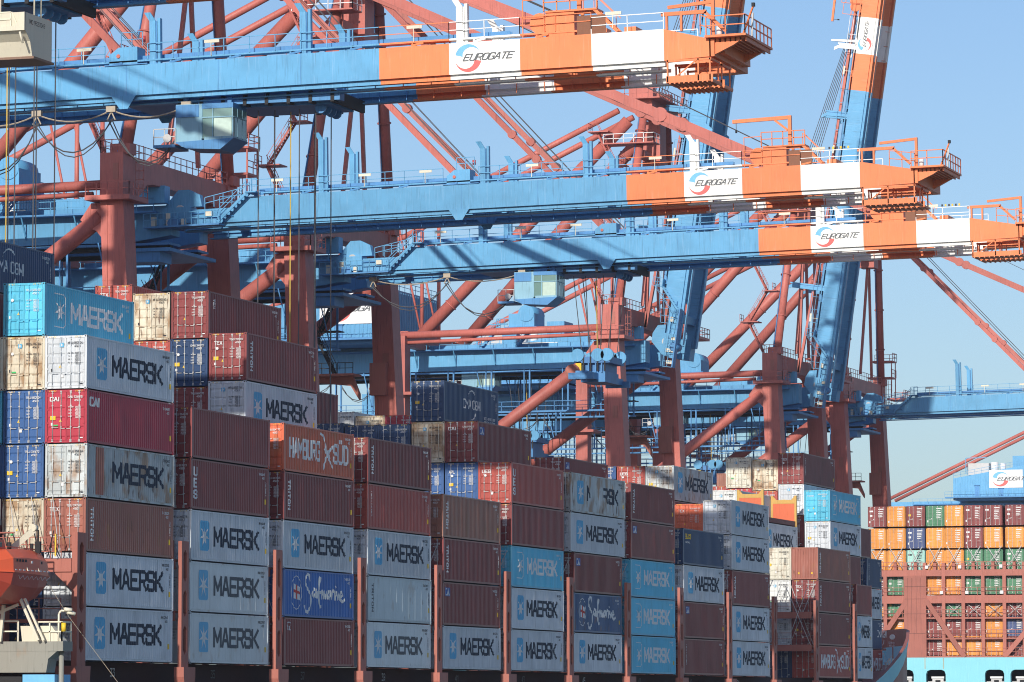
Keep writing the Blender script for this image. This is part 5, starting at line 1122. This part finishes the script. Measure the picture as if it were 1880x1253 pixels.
for z in (20.9, 23.4, 25.3, 26.9): b.box(XS - .03, XS - .021, 120.3, 123.0, z, z + .03, M_DARK)
for y in (120.9, 121.5, 122.1, 122.6): b.box(XS - .035, XS - .024, y, y + .03, 21, 28.0, plain('panel_seam', (.12, .04, .03)))
b.build('panel', t)
for (ya, za, yb, zb) in ((120.3, 25.2, 115.3, 17.9), (122.9, 24.9, 126.6, 19.6), (107.3, 21.2, 110.2, 17.9), (107.3, 21.2, 103.5, 25.3)):
    b = MB(); b.bar((XS + .02, ya, za), (XS + .02, yb, zb), .12, .62, M_SHIPRED, (0, 0, 1)); b.build('diagonal', t)
b = MB()
for a, c in zip(PY, PY[1:]):
    for z0, h in ((29.0, 3.0), (22.95, 1.7)):
        if (z0 < 25 and a > 118): continue
        b.tube((XS + .3, a - .4, z0 + .2), (XS + .8, c + .4, z0 + h), .055, M_ZINC, 4); b.tube((XS + .3, c + .4, z0 + .2), (XS + .8, a - .4, z0 + h), .055, M_ZINC, 4)
b.build('lashing_rods', t)
b = MB()
for z in (29.0, 25.75, 22.95, 20.35, 18.05): railing(b, [(XS + .05, 128.2, z), (XS + .05, 102.6, z)], 1.0, M_SHIPRED, 1.2, .03)
for a in PY[1:]: b.box(XS + .2, XS + .6, a - 1.5, a - 1.1, 29.0, 30.0, M_SHIPRED)
b.build('railing', t)
for y, z in ((120.1, 29.35), (115.8, 29.35), (110.5, 29.4), (118.2, 26.1), (114.9, 26.1), (110.4, 26.1)):
    b = MB(); b.box(XS - .2, XS + .1, y - .2, y + .2, z - .2, z + .2, M_WHITE); b.build('floodlight', t)
# stack mass further forward on the ship ahead
t = thing('shipping_container', 'tan container at the left end above the stern rows, under the rightmost spreader', 'shipping container', (XS - 45, 133.0, 36.4))
obj('frame', m_frame(12.192, 2.896, 'tan', 'x'), t); obj('side_panel', m_side(12.192, 2.896, 'tan', False), t); obj('end_panel', cached(('endcor', 2.896, 'tan'), lambda: _endcor(2.896, 'tan')), t)

# ------------------------------------------------------------------ quay, water
b = MB(); b.box(-500, 1140, 142.2, 3000, -2, 4.0, paint('quay_concrete', (.32, .31, .29), .8, scale=.2)); q = b.build('quay'); tag(q, kind='structure')
m = bpy.data.materials.new('harbour_water'); m.use_nodes = True; bs = m.node_tree.nodes['Principled BSDF']; bs.inputs['Base Color'].default_value = (.14, .18, .18, 1); bs.inputs['Roughness'].default_value = .12
nn = m.node_tree.nodes.new('ShaderNodeTexNoise'); nn.inputs['Scale'].default_value = .4; bu = m.node_tree.nodes.new('ShaderNodeBump'); bu.inputs['Strength'].default_value = .4; m.node_tree.links.new(nn.outputs[0], bu.inputs['Height']); m.node_tree.links.new(bu.outputs[0], bs.inputs['Normal'])
b = MB(); b.face([(-500, -4000, 0), (1140, -4000, 0), (1140, 142.3, 0), (-500, 142.3, 0)], m); w = b.build('water'); tag(w, kind='structure')

# ------------------------------------------------------------------ harbour haze: one closed box of thin even air round everything
hm = bpy.data.materials.new('haze'); hm.use_nodes = True; hn = hm.node_tree; hn.nodes.clear()
ho = hn.nodes.new('ShaderNodeOutputMaterial'); hv = hn.nodes.new('ShaderNodeVolumePrincipled'); hv.inputs['Color'].default_value = (.80, .88, 1, 1); hv.inputs['Density'].default_value = .00008; hv.inputs['Anisotropy'].default_value = .1
hn.links.new(hv.outputs[0], ho.inputs['Volume'])
b = MB(); b.box(-520, 1150, -4100, 3010, -3.2, 118, hm); hz = b.build('haze'); tag(hz, kind='stuff')
